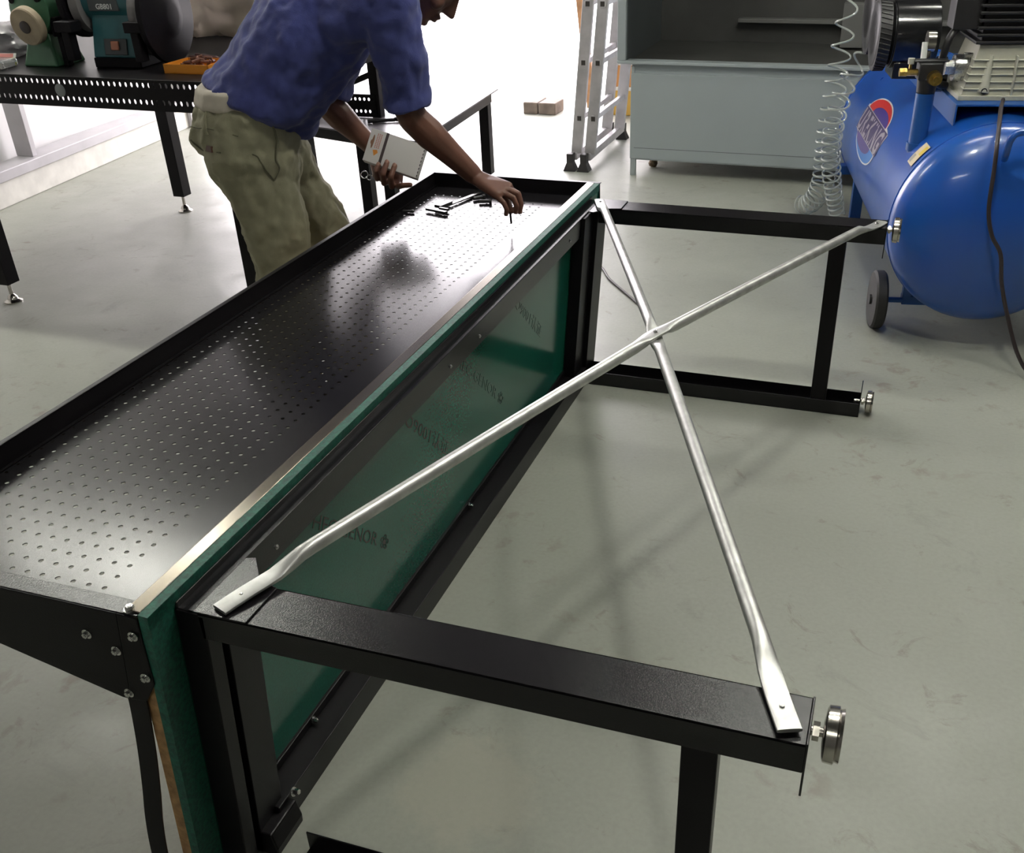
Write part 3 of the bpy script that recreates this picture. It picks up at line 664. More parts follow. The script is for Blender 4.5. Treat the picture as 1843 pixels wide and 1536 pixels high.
# rubble
b = MB(); b.ell((0, 0, 0), (0.030, 0.024, 0.022), u=12, v=8)
for v_ in b.bm.verts: v_.co += Vector((noise.noise(v_.co*60), noise.noise(v_.co*60+Vector((5,0,0))), noise.noise(v_.co*60+Vector((0,7,0)))))*0.010
b.xf(Matrix.Translation((-0.450, 4.80, 0.021)))
tag(build('rubble_lump', b, mat('rubble', (0.28, 0.20, 0.12), 0.9, noise_amt=0.5, noise_scale=40), smooth=60), 'small brown lump of rubble on the floor under the grey booth', 'rubble')

# ================================================================== folded aluminium ladder
LAD = mat('ladder_aluminium', (0.56, 0.54, 0.55), 0.42, metal=0.55, noise_amt=0.25, noise_scale=9, rough_var=0.2)
lad = thing('folding_ladder', 'folded aluminium ladder with black rubber feet standing beside the grey booth', 'ladder', (-0.82, 5.0, 0))
for sec, (xb, lean_) in enumerate(((-0.868, 0.088), (-0.788, 0.090))):
    for y in (4.665, 5.295):
        b = MB(); pts = [(xb-0.031, y, 0.085), (xb+0.031, y, 0.085), (xb+0.031+lean_*1.5, y, 1.5), (xb-0.031+lean_*1.5, y, 1.5)]
        b.prism(pts, (0, 0.026, 0)); st_ = build('stile', b, LAD, lad, bevel=0.003)
        for k in range(5):
            z = 0.278+k*0.291; x = xb+0.006+lean_*(z-0.1)*1.0
            if y < 5:
                b = MB(); b.lathe((x, y-0.0005, z), (0, -1, 0), [(0, 0.021), (0.003, 0.021), (0.004, 0.018)], 20); r_ = build('rung_collar', b, LAD, st_, smooth=True)
                b = MB(); b.box((x-0.0115, y-0.0052, z-0.0125), (x+0.0115, y-0.0044, z+0.0125)); build('rung_socket', b, mat('socket_dark', (0.03, 0.025, 0.022), 0.7), st_)
    for k in range(5):
        z = 0.278+k*0.291; x = xb+0.006+lean_*(z-0.1)
        b = MB(); b.box((x-0.013, 4.69, z-0.014), (x+0.013, 5.296, z+0.014)); build('rung', b, LAD, lad, bevel=0.003)
    x = xb-0.01
    b = MB(); b.box((x-0.017, 4.655, 0.050), (x+0.017, 5.44, 0.092)); build('base_bar', b, LAD, lad, bevel=0.003)
    for y0, dy in ((4.605, 0.05), (5.40, 0.05)):
        b = MB(); xx = x-0.012 if y0 < 5 else x
        b.add([Vector(p) for p in ((xx-0.019, y0, 0.094), (xx+0.019, y0, 0.094), (xx+0.019, y0+dy, 0.094), (xx-0.019, y0+dy, 0.094), (xx-0.018, y0, 0.045), (xx+0.018, y0, 0.045), (xx+0.018, y0+dy, 0.045), (xx-0.018, y0+dy, 0.045), (xx-0.036, y0-0.012, 0.0), (xx+0.036, y0-0.012, 0.0), (xx+0.036, y0+dy+0.01, 0.0), (xx-0.036, y0+dy+0.01, 0.0))],
              [(0,1,2,3), (0,4,5,1), (1,5,6,2), (2,6,7,3), (3,7,4,0), (4,8,9,5), (5,9,10,6), (6,10,11,7), (7,11,8,4), (8,11,10,9)])
        build('rubber_foot', b, RUBBER, lad, bevel=0.003)

# ================================================================== pavers, crates and plank by the doorway
PAV = mat('paver_concrete', (0.20, 0.155, 0.125), 0.85, noise_amt=0.45, noise_scale=14, bump=0.4, bump_scale=60)
for x0, x1, y0, y1, rz, lab in ((-1.668, -1.562, 5.99, 6.19, 0.0, 'rough grey paving block standing left of its neighbour in the bright doorway'), (-1.555, -1.430, 5.99, 6.17, -0.03, 'rough brown paving block nearest the ladder in the bright doorway')):
    b = MB(); b.box((x0, y0, 0), (x1, y1, 0.078)); b.xf(Matrix.Translation((x0, y0, 0)) @ Matrix.Rotation(rz, 4, 'Z') @ Matrix.Translation((-x0, -y0, 0)))
    tag(build('paving_block', b, PAV, bevel=0.006, bseg=3), lab, 'paver', 'concrete paving blocks on the floor')
def crate(x0, x1, y0, y1, z0, z1, m, lab):
    t = thing('storage_crate', lab, 'crate', ((x0+x1)/2, (y0+y1)/2, z0))
    b = MB(); b.box((x0, y0, z0), (x1, y1, z1-0.02)); build('crate_body', b, m, t, bevel=0.004)
    b = MB(); b.box((x0-0.008, y0-0.008, z1-0.022), (x1+0.008, y1+0.008, z1)); build('lid', b, mat('crate_lid_white', (0.7, 0.68, 0.62), 0.5), t, bevel=0.003)
crate(-1.06, -0.60, 6.08, 6.42, 0.0, 0.185, mat('crate_yellow', (0.55, 0.33, 0.06), 0.5), 'yellow storage crate on the floor behind the ladder, lower of two')
crate(-1.05, -0.61, 6.09, 6.40, 0.185, 0.345, mat('crate_orange', (0.50, 0.22, 0.06), 0.5), 'orange-brown storage crate stacked on the yellow crate')
b = MB(); b.prism([(-1.235, 6.12, 0.0), (-1.175, 6.12, 0.0), (-1.385, 6.12, 1.9), (-1.445, 6.12, 1.9)], (0, 0.03, 0)); b.xf(Matrix.Translation((0, 0, 0)))
tag(build('timber_plank', b, mat('raw_timber', (0.50, 0.26, 0.12), 0.6, noise_amt=0.3, noise_scale=18)), 'orange-brown timber plank leaning upright behind the ladder', 'plank')

# ================================================================== steel bench on the left with perforated apron
def slot_sheet(b, x0, z0s, y, t, n, st_, zlo, zhi, rx, rz, axis='X'):
    """vertical sheet in the XZ plane with rows of round slots"""
    V = []; F = []
    xa, xb_ = x0-st_/2, x0+(n-0.5)*st_
    zc = [(z0s[k]+z0s[k+1])/2 for k in range(len(z0s)-1)]
    rows = [zlo]+zc+[zhi]
    for r, z in enumerate(z0s):
        za, zb = rows[r], rows[r+1]
        for i in range(n):
            cx = x0+i*st_; base = len(V)
            for yy in (y, y+t):
                V += [Vector((cx+sx*st_/2, yy, zz)) for sx, zz in ((1, zb), (-1, zb), (-1, za), (1, za))]
                V += [Vector((cx+rx*math.cos(2*PI*(k+1.5)/12), yy, z+rz*math.sin(2*PI*(k+1.5)/12))) for k in range(12)]
            for o_ in (0, 16):
                for q in range(4):
                    F.append([base+o_+q, base+o_+(q+1) % 4] + [base+o_+4+(3*q+3-k) % 12 for k in range(4)])
            for k in range(12): F.append([base+4+k, base+4+(k+1)%12, base+20+(k+1)%12, base+20+k])
            F.append([base+0, base+1, base+17, base+16]) if r == len(z0s)-1 else None
            F.append([base+2, base+3, base+19, base+18]) if r == 0 else None
    b.add(V, F)
sb = thing('steel_bench', 'tall black steel bench with perforated front apron standing left behind the man', 'bench', (-2.1, 2.75, 0))
b = MB(); b.box((-3.05, 2.075, 0.897), (-1.285, 3.46, 0.905)); build('bench_top', b, BLACKS, sb, bevel=0.002)
b = MB(); slot_sheet(b, -3.03, (0.831, 0.886), 2.076, 0.004, 74, 0.0235, 0.803, 0.897, 0.0058, 0.0088); build('apron', b, BLACKS, sb)
b = MB(); b.box((-3.05, 3.452, 0.803), (-1.285, 3.456, 0.897)); b.box((-1.291, 2.08, 0.803), (-1.287, 3.452, 0.897)); b.box((-3.05, 2.08, 0.803), (-3.046, 3.452, 0.897)); build('apron', b, BLACKS, sb)
b = MB(); b.lathe((-1.950, 2.0755, 0.858), (0, -1, 0), [(0, 0.022), (0.001, 0.022), (0.0015, 0.019)], 28); b.xf(Matrix.Translation((-1.950, 0, 0)) @ Matrix.Diagonal((1, 1, 1, 1)) @ Matrix.Translation((1.950, 0, 0))); build('oval_badge', b, mat('badge_plate', (0.22, 0.24, 0.24), 0.3, metal=0.6), sb, smooth=True)
for x, y in ((-2.520, 2.115), (-1.307, 2.115), (-2.600, 3.395), (-1.62, 3.06)):
    b = MB(); b.box((x-0.032, y-0.032, 0.082), (x+0.032, y+0.032, 0.80)); lg = build('leg', b, BLACKS, sb, bevel=0.002)
    b = MB(); b.lathe((x, y, 0), (0, 0, 1), [(0, 0.036), (0.004, 0.036), (0.012, 0.022), (0.024, 0.018), (0.03, 0.012), (0.034, 0.008), (0.085, 0.008)], 24); build('leveling_foot', b, CHROME, lg, smooth=True)
# low steel table behind the man
lt = thing('low_steel_table', 'low black steel table with glossy cluttered top behind the man', 'table', (-1.7, 3.9, 0))
top = [(-1.98, 3.34, 0.490), (-1.085, 3.09, 0.490), (-1.165, 4.26, 0.490), (-2.02, 4.36, 0.490)]
LTTOP = mat('worn_table_top', (0.035, 0.032, 0.036), 0.22, noise_scale=10, col2=(0.20, 0.18, 0.20), rough_var=0.25)
b = MB(); b.prism(top, (0, 0, 0.007)); build('table_top', b, LTTOP, lt, bevel=0.001)
ins = [(-1.95, 3.36), (-1.105, 3.11), (-1.180, 4.20), (-1.99, 4.30)]
b = MB()
for k in range(4):
    p, q = Vector((*ins[k], 0.440)), Vector((*ins[(k+1) % 4], 0.440)); d_ = (q-p).normalized(); n_ = Vector((-d_.y, d_.x, 0))*0.03
    b.prism([p, q, q+n_, p+n_], (0, 0, 0.05))
build('table_frame', b, BLACKS, lt, bevel=0.002)
for x, y in ((-1.420, 3.225), (-1.285, 3.195), (-1.215, 4.185), (-1.92, 3.41), (-1.95, 4.26)):
    b = MB(); b.box((x-0.026, y-0.026, 0.075), (x+0.026, y+0.026, 0.440)); lg = build('leg', b, BLACKS, lt, bevel=0.002)
    b = MB(); b.lathe((x, y, 0), (0, 0, 1), [(0, 0.030), (0.004, 0.030), (0.012, 0.018), (0.03, 0.010), (0.078, 0.008)], 20); build('leveling_foot', b, CHROME, lg, smooth=True)
# perforated frame standing on the low table
pf = thing('perforated_frame', 'black perforated steel beam frame standing on the low table behind the man', 'frame', (-1.7, 3.48, 0.497))
b = MB(); slot_sheet(b, -1.93, (0.524, 0.578), 3.48, 0.004, 20, 0.0235, 0.498, 0.600, 0.0068, 0.0075); build('perforated_beam', b, BLACKS, pf)
b = MB(); b.box((-1.500, 3.484, 0.497), (-1.455, 3.53, 0.79)); build('upright', b, BLACKS, pf, bevel=0.002)
b = MB(); b.box((-1.93, 3.484, 0.497), (-1.89, 3.53, 0.79)); build('upright', b, BLACKS, pf, bevel=0.002)
b = MB(); d_ = [(-1.90, 3.49, 0.520), (-1.49, 3.49, 0.672), (-1.49, 3.49, 0.700), (-1.90, 3.49, 0.548)]; b.prism(d_, (0, 0.03, 0)); build('diagonal_stay', b, BLACKS, pf)

# ================================================================== things on the left bench
GRN = mat('machine_green', (0.075, 0.20, 0.11), 0.32, noise_amt=0.2, noise_scale=8)
TEAL = mat('machine_teal', (0.035, 0.155, 0.18), 0.35, noise_amt=0.25, noise_scale=10)
DBL = mat('machine_black', (0.009, 0.008, 0.010), 0.45, spec=0.12)
GW = mat('grinding_wheel', (0.20, 0.19, 0.19), 0.8, bump=0.3, bump_scale=200)
Zb = 0.905
def XF(loc, rz): return Matrix.Translation(loc) @ Matrix.Rotation(rz, 4, 'Z')
g = thing('drill_sharpener', 'green machine with cream disc facing the room on the left bench', 'machine', (-2.20, 2.30, Zb))
M_ = XF((-2.150, 2.27, Zb), 0.05)
b = MB(); b.add([M_ @ Vector(p) for p in ((-0.075, -0.05, 0), (0.075, -0.05, 0), (0.075, 0.11, 0), (-0.075, 0.11, 0), (-0.045, -0.02, 0.11), (0.045, -0.02, 0.11), (0.045, 0.09, 0.11), (-0.045, 0.09, 0.11))], [(0,3,2,1),(4,5,6,7),(0,1,5,4),(1,2,6,5),(2,3,7,6),(3,0,4,7)]); build('pedestal', b, GRN, g, bevel=0.008, bseg=3)
b = MB(); b.lathe(M_ @ Vector((0, -0.045, 0.185)), M_.to_3x3() @ Vector((0, 1, 0)), [(0, 0.055), (0.012, 0.082), (0.05, 0.088), (0.20, 0.088), (0.23, 0.07)], 36); build('housing', b, GRN, g, smooth=True)
for sx, sz in ((-0.052, 0.22), (0.056, 0.225), (0.0, 0.26)):
    b = MB(); b.cyl(M_ @ Vector((sx, -0.05, sz)), M_ @ Vector((sx, -0.028, sz)), 0.010, seg=14); build('cap_screw', b, DBL, g, smooth=True)
b = MB(); b.lathe(M_ @ Vector((0.010, -0.085, 0.138)), M_.to_3x3() @ Vector((0.05, 1, 0.18)), [(0, 0.018), (0.0005, 0.030), (0.001, 0.060), (0.005, 0.064), (0.030, 0.065), (0.034, 0.06)], 40); build('abrasive_disc', b, mat('disc_cream', (0.45, 0.37, 0.26), 0.7, noise_amt=0.2, noise_scale=20), g, smooth=True, label='cream abrasive disc')
b = MB(); b.lathe(M_ @ Vector((0.010, -0.092, 0.137)), M_.to_3x3() @ Vector((0.05, 1, 0.18)), [(0, 0.014), (0.003, 0.021), (0.012, 0.022)], 24); build('arbor_nut', b, mat('dark_nut', (0.04, 0.03, 0.025), 0.5), g, smooth=True)
b = MB(); b.box((0.070, -0.03, 0.10), (0.100, 0.03, 0.165), M_); b.box((0.078, -0.02, 0.0), (0.10, 0.01, 0.11), M_); build('tool_rest', b, DBL, g, bevel=0.004)

t = thing('bench_grinder', 'teal bench grinder with orange switch and two wheels in black guards on the left bench', 'grinder', (-1.87, 2.34, Zb))
M_ = XF((-1.835, 2.30, Zb), 0.08)
b = MB(); b.box((-0.095, -0.045, 0.0), (0.095, 0.13, 0.034), M_); build('base', b, DBL, t, bevel=0.004)
b = MB(); b.add([M_ @ Vector(p) for p in ((-0.092, -0.045, 0.034), (0.092, -0.045, 0.034), (0.092, 0.12, 0.034), (-0.092, 0.12, 0.034), (-0.085, -0.01, 0.19), (0.065, -0.01, 0.19), (0.065, 0.10, 0.19), (-0.085, 0.10, 0.19))], [(0,3,2,1),(4,5,6,7),(0,1,5,4),(1,2,6,5),(2,3,7,6),(3,0,4,7)]); build('pedestal', b, TEAL, t, bevel=0.006, bseg=3)
b = MB(); b.cyl(M_ @ Vector((-0.105, 0.045, 0.22)), M_ @ Vector((0.085, 0.045, 0.22)), 0.078, seg=40); build('motor_body', b, TEAL, t, smooth=True, bevel=0.003)
b = MB(); b.box((-0.075, -0.034, 0.185), (0.045, -0.018, 0.25), M_); sgn = build('name_plate', b, mat('plate_grey', (0.06, 0.07, 0.075), 0.4), t, bevel=0.002)
v, f = text_verts('GB801', 0.024, align='CENTER', bold=0.0006)
b = MB(); b.add([M_ @ Vector((q.x-0.010, -0.0352-q.z, 0.192+q.y)) for q in v], f); build('plate_lettering', b, mat('letter_white', (0.7, 0.72, 0.72), 0.4), sgn, fixn=False)
sl = math.atan2(0.035, 0.156)
M2 = M_ @ Matrix.Translation((0.0, -0.040, 0.058)) @ Matrix.Rotation(-sl, 4, 'X')
b = MB(); b.box((-0.040, -0.006, -0.015), (0.050, 0.004, 0.038), M2); build('switch_plate', b, mat('plate_grey', (0, 0, 0)), t, bevel=0.002)
b = MB(); b.box((-0.010, -0.013, 0.0), (0.022, -0.005, 0.030), M2); build('rocker_switch', b, mat('switch_orange', (0.55, 0.22, 0.13), 0.4), t, bevel=0.003)
for sx, gr in ((1, 0.160), (-1, 0.120)):
    x0 = 0.115 if sx > 0 else -0.160
    b = MB(); c_ = M_ @ Vector((x0, 0.045, 0.166 if sx > 0 else 0.21)); ax = M_.to_3x3() @ Vector((1, 0, 0))
    b.lathe(c_ + ax*(0.0 if sx > 0 else 0.06), ax*(1 if sx > 0 else -1), [(0.045, gr*0.55), (0.046, gr*0.97), (0.05, gr), (0.068, gr), (0.075, gr*0.93), (0.076, gr*0.5), (0.085, gr*0.42), (0.090, gr*0.2)], 44); build('wheel_guard', b, DBL, t, smooth=True)
    b = MB(); b.lathe(c_ + ax*(0.0 if sx > 0 else 0.06), ax*(1 if sx > 0 else -1), [(0.0, 0.03), (0.001, gr*0.86), (0.035, gr*0.86), (0.036, 0.03)], 44); build('grinding_wheel', b, GW, t, smooth=True)
    b = MB(); p = M_ @ Vector((x0-0.01, -0.10, 0.12)); b.box((x0-0.012, -0.115, 0.125), (x0+0.055, -0.055, 0.160), M_); b.box((x0+0.0, -0.10, 0.03), (x0+0.03, -0.06, 0.13), M_); build('tool_rest', b, DBL, t, bevel=0.003)

t = thing('parts_tray', 'orange plastic tray of small brown parts right of the grinder on the left bench', 'tray', (-1.55, 2.26, Zb))
b = MB(); M_ = XF((-1.500, 2.240, Zb), 0.02)
b.box((-0.09, -0.045, 0), (0.09, 0.10, 0.004), M_)
for lo, hi in (((-0.09, -0.045, 0), (0.09, -0.041, 0.030)), ((-0.09, 0.096, 0), (0.09, 0.10, 0.030)), ((-0.09, -0.045, 0), (-0.086, 0.10, 0.030)), ((0.086, -0.045, 0), (0.09, 0.10, 0.030))): b.box(lo, hi, M_)
build('tray_shell', b, mat('orange_plastic', (0.72, 0.27, 0.02), 0.4), t)
SC = mat('rusty_scrap', (0.16, 0.055, 0.03), 0.6, noise_amt=0.5, noise_scale=60)
b = MB()
for k in range(26):
    p = M_ @ Vector((random.uniform(-0.055, 0.055), random.uniform(-0.014, 0.070), random.uniform(0.013, 0.04))); d_ = Vector((random.uniform(-1, 1), random.uniform(-1, 1), random.uniform(-.3, .3))).normalized()
    b.cyl(p-d_*0.014, p+d_*0.014, 0.0055, seg=8)
o = build('scrap_parts', b, SC, smooth=True); o['kind'] = 'stuff'; tag(o, 'heap of small rusty brown metal parts in the orange tray', 'scrap')
# clutter: clear pack with label, crumpled bags, loose pieces
CLR = mat('clear_plastic', (0.80, 0.80, 0.80), 0.12, spec=0.8, trans=0.75)
t = thing('blister_pack', 'clear plastic pack with pink and yellow label at the left end of the left bench', 'packet', (-2.33, 2.20, Zb))
M_ = XF((-2.300, 2.17, Zb+0.0015), 0.15)
b = MB(); b.box((-0.075, -0.045, 0.0), (0.055, 0.05, 0.028), M_); build('plastic_shell', b, CLR, t, bevel=0.008, bseg=3)
M3 = M_ @ Matrix.Rotation(math.radians(-35), 4, 'X')
b = MB(); b.box((-0.070, 0.035, 0.02), (0.040, 0.038, 0.072), M3); lb = build('label_card', b, mat('label_white', (0.70, 0.68, 0.66), 0.6), t)
b = MB(); b.box((-0.060, 0.0342, 0.056), (0.030, 0.0348, 0.070), M3); build('label_stripe', b, mat('label_pink', (0.60, 0.22, 0.20), 0.6), lb)
b = MB(); b.box((0.026, 0.0342, 0.022), (0.040, 0.0348, 0.055), M3); build('label_stripe', b, mat('label_yellow', (0.62, 0.60, 0.08), 0.6), lb)
def crumple(name, c, r, seed, m, lab, amt=0.25):
    b = MB(); b.ell((0, 0, 0), (1, 1, 1), u=48, v=30)
    for v_ in b.bm.verts:
        p = v_.co*1.6+Vector((seed, 0, 0)); a = 1 + amt*noise.noise(p*1.3) + amt*0.6*abs(noise.noise(p*3.1)) + amt*0.3*noise.noise(p*7)
        q = Vector((v_.co.x*r[0]*a, v_.co.y*r[1]*a, v_.co.z*r[2]*a)); v_.co = Vector(c)+q; v_.co.z = max(v_.co.z, Zb+0.001)
    tag(build(name, b, m, smooth=60), lab, 'bag')
BAG = mat('milky_bag', (0.62, 0.54, 0.44), 0.35, trans=0.2, noise_amt=0.2, noise_scale=7)
crumple('plastic_bag', (-1.98, 3.06, Zb+0.27), (0.30, 0.20, 0.30), 3, BAG, 'big crumpled beige plastic bag on the left bench behind the man')
crumple('plastic_wrap', (-2.52, 2.42, Zb+0.05), (0.13, 0.10, 0.07), 9, mat('pale_wrap', (0.5, 0.47, 0.5), 0.25, trans=0.3), 'small crumpled pale plastic wrap behind the labelled clear pack')
t = thing('pliers', 'dark pliers lying beyond the orange tray on the left bench', 'pliers', (-1.58, 2.44, Zb))
for s in (-1, 1):
    b = MB(); b.tube(catm([(-1.66, 2.46+s*0.02, Zb+0.013), (-1.62, 2.45+s*0.022, Zb+0.013), (-1.57, 2.44+s*0.006, Zb+0.013), (-1.53, 2.435-s*0.004, Zb+0.013)], 5), [0.008]*15+[0.004], 8); build('handle', b, mat('dark_red_grip', (0.07, 0.02, 0.02), 0.5), t, smooth=True)
# tool on the low table
b = MB(); b.tube(catm([(-1.46, 3.36, 0.506), (-1.39, 3.40, 0.506), (-1.35, 3.42, 0.506)], 6), 0.008, 8); b.ell((-1.34, 3.425, 0.508), (0.022, 0.014, 0.010))
tag(build('hand_tool', b, DBL, smooth=True), 'small dark hand tool on the low table behind the man', 'tool')
# ================================================================== the man
SKIN = mat('skin_brown', (0.155, 0.066, 0.043), 0.48, noise_amt=0.18, noise_scale=14, bump=0.12, bump_scale=160)
SHIRT = mat('blue_jersey', (0.050, 0.062, 0.235), 0.85, noise_amt=0.14, noise_scale=30, bump=0.35, bump_scale=420, sheen=0.15)
PANTS = mat('khaki_cotton', (0.300, 0.285, 0.190), 0.88, noise_amt=0.14, noise_scale=26, bump=0.3, bump_scale=380)
UNDER = mat('off_white_cotton', (0.55, 0.50, 0.42), 0.85)
NAIL = mat('finger_nail', (0.30, 0.16, 0.12), 0.35)
HAIR = mat('black_hair', (0.010, 0.008, 0.008), 0.5, bump=0.8, bump_scale=120)
def V(*a): return Vector(a)
man = thing('person', 'man in blue shirt and khaki trousers bending over the tray, white pack in left hand', 'person', (-0.82, 1.66, 0))
def frame(zax, xref):
    z = Vector(zax).normalized(); x = Vector(xref); x = (x - x.dot(z)*z).normalized(); y = z.cross(x)
    return Matrix((x, y, z)).transposed()
def remesh(o, vox, smooth_it=4, disp=None):
    r = o.modifiers.new('remesh', 'REMESH'); r.mode = 'VOXEL'; r.voxel_size = vox; r.use_smooth_shade = True
    s = o.modifiers.new('smooth', 'SMOOTH'); s.iterations = smooth_it; s.factor = 0.5
    for k, (st_, sz, typ) in enumerate(disp or []):
        t = bpy.data.textures.new('fold', typ); t.noise_scale = sz
        if typ == 'CLOUDS': t.noise_depth = 2
        d = o.modifiers.new('fold', 'DISPLACE'); d.texture = t; d.strength = st_; d.mid_level = 0.5; d.texture_coords = 'LOCAL'
def limb(b, pts):
    for (p, r), (q, s) in zip(pts[:-1], pts[1:]): b.hull([(p, (r, r, r), None), (q, (s, s, s), None)])
def eseq(b, items):
    for a, c in zip(items[:-1], items[1:]): b.hull([a, c])
RT_ = V(0.62, -0.785, 0)
sp = V(0.58, 0.26, 0.77)
pel, abd, che, upp = V(-0.868, 1.625, 0.885), V(-0.795, 1.655, 0.995), V(-0.680, 1.705, 1.135), V(-0.585, 1.745, 1.235)
Fs = frame(sp, RT_); F0 = frame((0, 0, 1), RT_); F1 = frame((0.25, 0.1, 1), RT_)
shR, elR, wrR = V(-0.395, 1.605, 1.225), V(-0.402, 1.665, 0.925), V(-0.268, 1.780, 0.737)
shL, elL, wrL = V(-0.630, 1.930, 1.190), V(-0.765, 1.845, 0.912), V(-0.662, 1.925, 0.762)
hipR, hipL = V(-0.815, 1.560, 0.86), V(-0.905, 1.700, 0.86)
knR, knL = V(-0.815, 1.575, 0.50), V(-0.772, 1.800, 0.50)
anR, anL = V(-0.840, 1.560, 0.10), V(-0.775, 1.800, 0.10)
# --- body: one continuous skin surface
b = MB()
eseq(b, [(pel, (0.11, 0.09, 0.09), F0), (abd, (0.135, 0.10, 0.10), Fs), (che, (0.155, 0.115, 0.12), Fs), (upp, (0.15, 0.10, 0.07), Fs)])
for s, e, w_ in ((shR, elR, wrR), (shL, elL, wrL)):
    b.hull([(upp, (0.07, 0.07, 0.07), None), (s, (0.055, 0.055, 0.055), None)])
    limb(b, [(s, 0.055), (s.lerp(e, 0.45), 0.050), (e+V(0, 0, 0.02), 0.042)])
    fa = (w_-e)
    limb(b, [(e+V(0, 0, 0.02), 0.042), (e+fa*0.06, 0.0405), (e+fa*0.30, 0.0425), (e+fa*0.62, 0.034), (w_-fa*0.05, 0.0275)])
for h_, k_, a_ in ((hipR, knR, anR), (hipL, knL, anL)):
    limb(b, [(h_, 0.060), (h_.lerp(k_, 0.5), 0.060), (k_, 0.052), (k_.lerp(a_, 0.3), 0.052), (a_, 0.036)])
    ft = V(0.72, 0.69, 0).normalized()
    b.hull([(a_+V(0, 0, -0.045), (0.035, 0.035, 0.035), None), (a_+ft*0.13+V(0, 0, -0.06), (0.035, 0.035, 0.02), None)])
# head looking down at the tray
hc = V(-0.390, 1.845, 1.242); fd = V(0.56, 0.22, -0.80).normalized(); hu = (V(0.75, 0.30, 0.6) - V(0.75, 0.30, 0.6).dot(fd)*fd).normalized(); hr_ = fd.cross(hu)
HM = Matrix((hr_, fd, hu)).transposed()
b.hull([(upp+sp*0.03, (0.06, 0.06, 0.05), None), (hc - hu*0.055 - fd*0.02, (0.055, 0.058, 0.05), HM)])
b.ell(hc+hu*0.025-fd*0.012, (0.076, 0.094, 0.090), HM)
b.hull([(hc+hu*0.0+fd*0.015, (0.066, 0.072, 0.06), HM), (hc-hu*0.088+fd*0.052, (0.030, 0.024, 0.018), HM), (hc-hu*0.05+fd*0.0, (0.056, 0.05, 0.03), HM)])
b.hull([(hc+hu*0.022+fd*0.082, (0.008, 0.008, 0.012), HM), (hc-hu*0.018+fd*0.104, (0.012, 0.012, 0.009), HM), (hc-hu*0.024+fd*0.085, (0.018, 0.008, 0.008), HM)])
b.ell(hc-hu*0.048+fd*0.083, (0.024, 0.012, 0.007), HM); b.ell(hc-hu*0.061+fd*0.080, (0.022, 0.012, 0.008), HM)
b.ell(hc-hu*0.086+fd*0.068, (0.018, 0.014, 0.012), HM)
for s in (-1, 1):
    b.hull([(hc+hr_*s*0.014+hu*0.038+fd*0.078, (0.014, 0.010, 0.007), HM), (hc+hr_*s*0.050+hu*0.036+fd*0.062, (0.010, 0.010, 0.006), HM)])
    b.ell(hc+hr_*s*0.078-hu*0.005-fd*0.005, (0.010, 0.020, 0.032), HM)
    b.ell(hc+hr_*s*0.046-hu*0.020+fd*0.055, (0.020, 0.018, 0.020), HM)
# right hand, palm down, fingertips pinching a screw
hd = V(0.90, 0.02, -0.36).normalized()
def finger(b, pts, r0, r1):
    n = len(pts)-1
    limb(b, [(Vector(p), r0+(r1-r0)*k/n) for k, p in enumerate(pts)])
b.hull([(wrR, (0.026, 0.026, 0.021), None), (V(-0.235, 1.755, 0.722), (0.018, 0.014, 0.015), None), (V(-0.235, 1.803, 0.722), (0.018, 0.014, 0.015), None)])
b.hull([(V(-0.240, 1.758, 0.724), (0.018, 0.016, 0.016), None), (V(-0.240, 1.803, 0.724), (0.018, 0.016, 0.016), None),
        (V(-0.188, 1.742, 0.700), (0.014, 0.012, 0.014), None), (V(-0.180, 1.812, 0.706), (0.014, 0.012, 0.014), None)])
RF = [  # index, middle, ring, little: knuckle, middle joint, last joint, tip
    ([(-0.183, 1.812, 0.704), (-0.150, 1.812, 0.684), (-0.150, 1.805, 0.660), (-0.160, 1.795, 0.640)], 0.0098, 0.0074),
    ([(-0.180, 1.788, 0.707), (-0.142, 1.787, 0.694), (-0.133, 1.784, 0.667), (-0.137, 1.780, 0.644)], 0.0100, 0.0076),
    ([(-0.184, 1.764, 0.703), (-0.146, 1.758, 0.690), (-0.136, 1.757, 0.668), (-0.141, 1.757, 0.650)], 0.0095, 0.0072),
    ([(-0.192, 1.743, 0.697), (-0.166, 1.733, 0.682), (-0.157, 1.731, 0.664), (-0.161, 1.732, 0.650)], 0.0085, 0.0066)]
for pts, r0, r1 in RF: finger(b, pts, r0, r1)
finger(b, [(-0.238, 1.806, 0.712), (-0.205, 1.822, 0.682), (-0.182, 1.810, 0.657), (-0.171, 1.797, 0.640)], 0.0135, 0.0084)
# left hand, palm up under the white pack, fingers curled over its lower edge
pk_o = V(-0.659, 1.840, 0.748); pk_w = V(0.174, 0, -0.045); pk_h = V(0.013, 0.060, 0.081); pk_n = pk_w.cross(pk_h).normalized()
if pk_n.y > 0: pk_n = -pk_n           # faces the camera
def pk(u, v_, d): return pk_o + pk_w*u + pk_h*v_ + pk_n*d
b.hull([(wrL, (0.025, 0.025, 0.022), None), (pk(0.22, -0.12, -0.055), (0.018, 0.018, 0.016), None), (pk(0.25, 0.25, -0.055), (0.018, 0.018, 0.016), None)])
b.hull([(pk(0.22, -0.16, -0.050), (0.017, 0.017, 0.015), None), (pk(0.25, 0.20, -0.050), (0.017, 0.017, 0.015), None), (pk(0.62, -0.24, -0.050), (0.014, 0.014, 0.013), None), (pk(0.58, 0.12, -0.048), (0.014, 0.014, 0.013), None)])
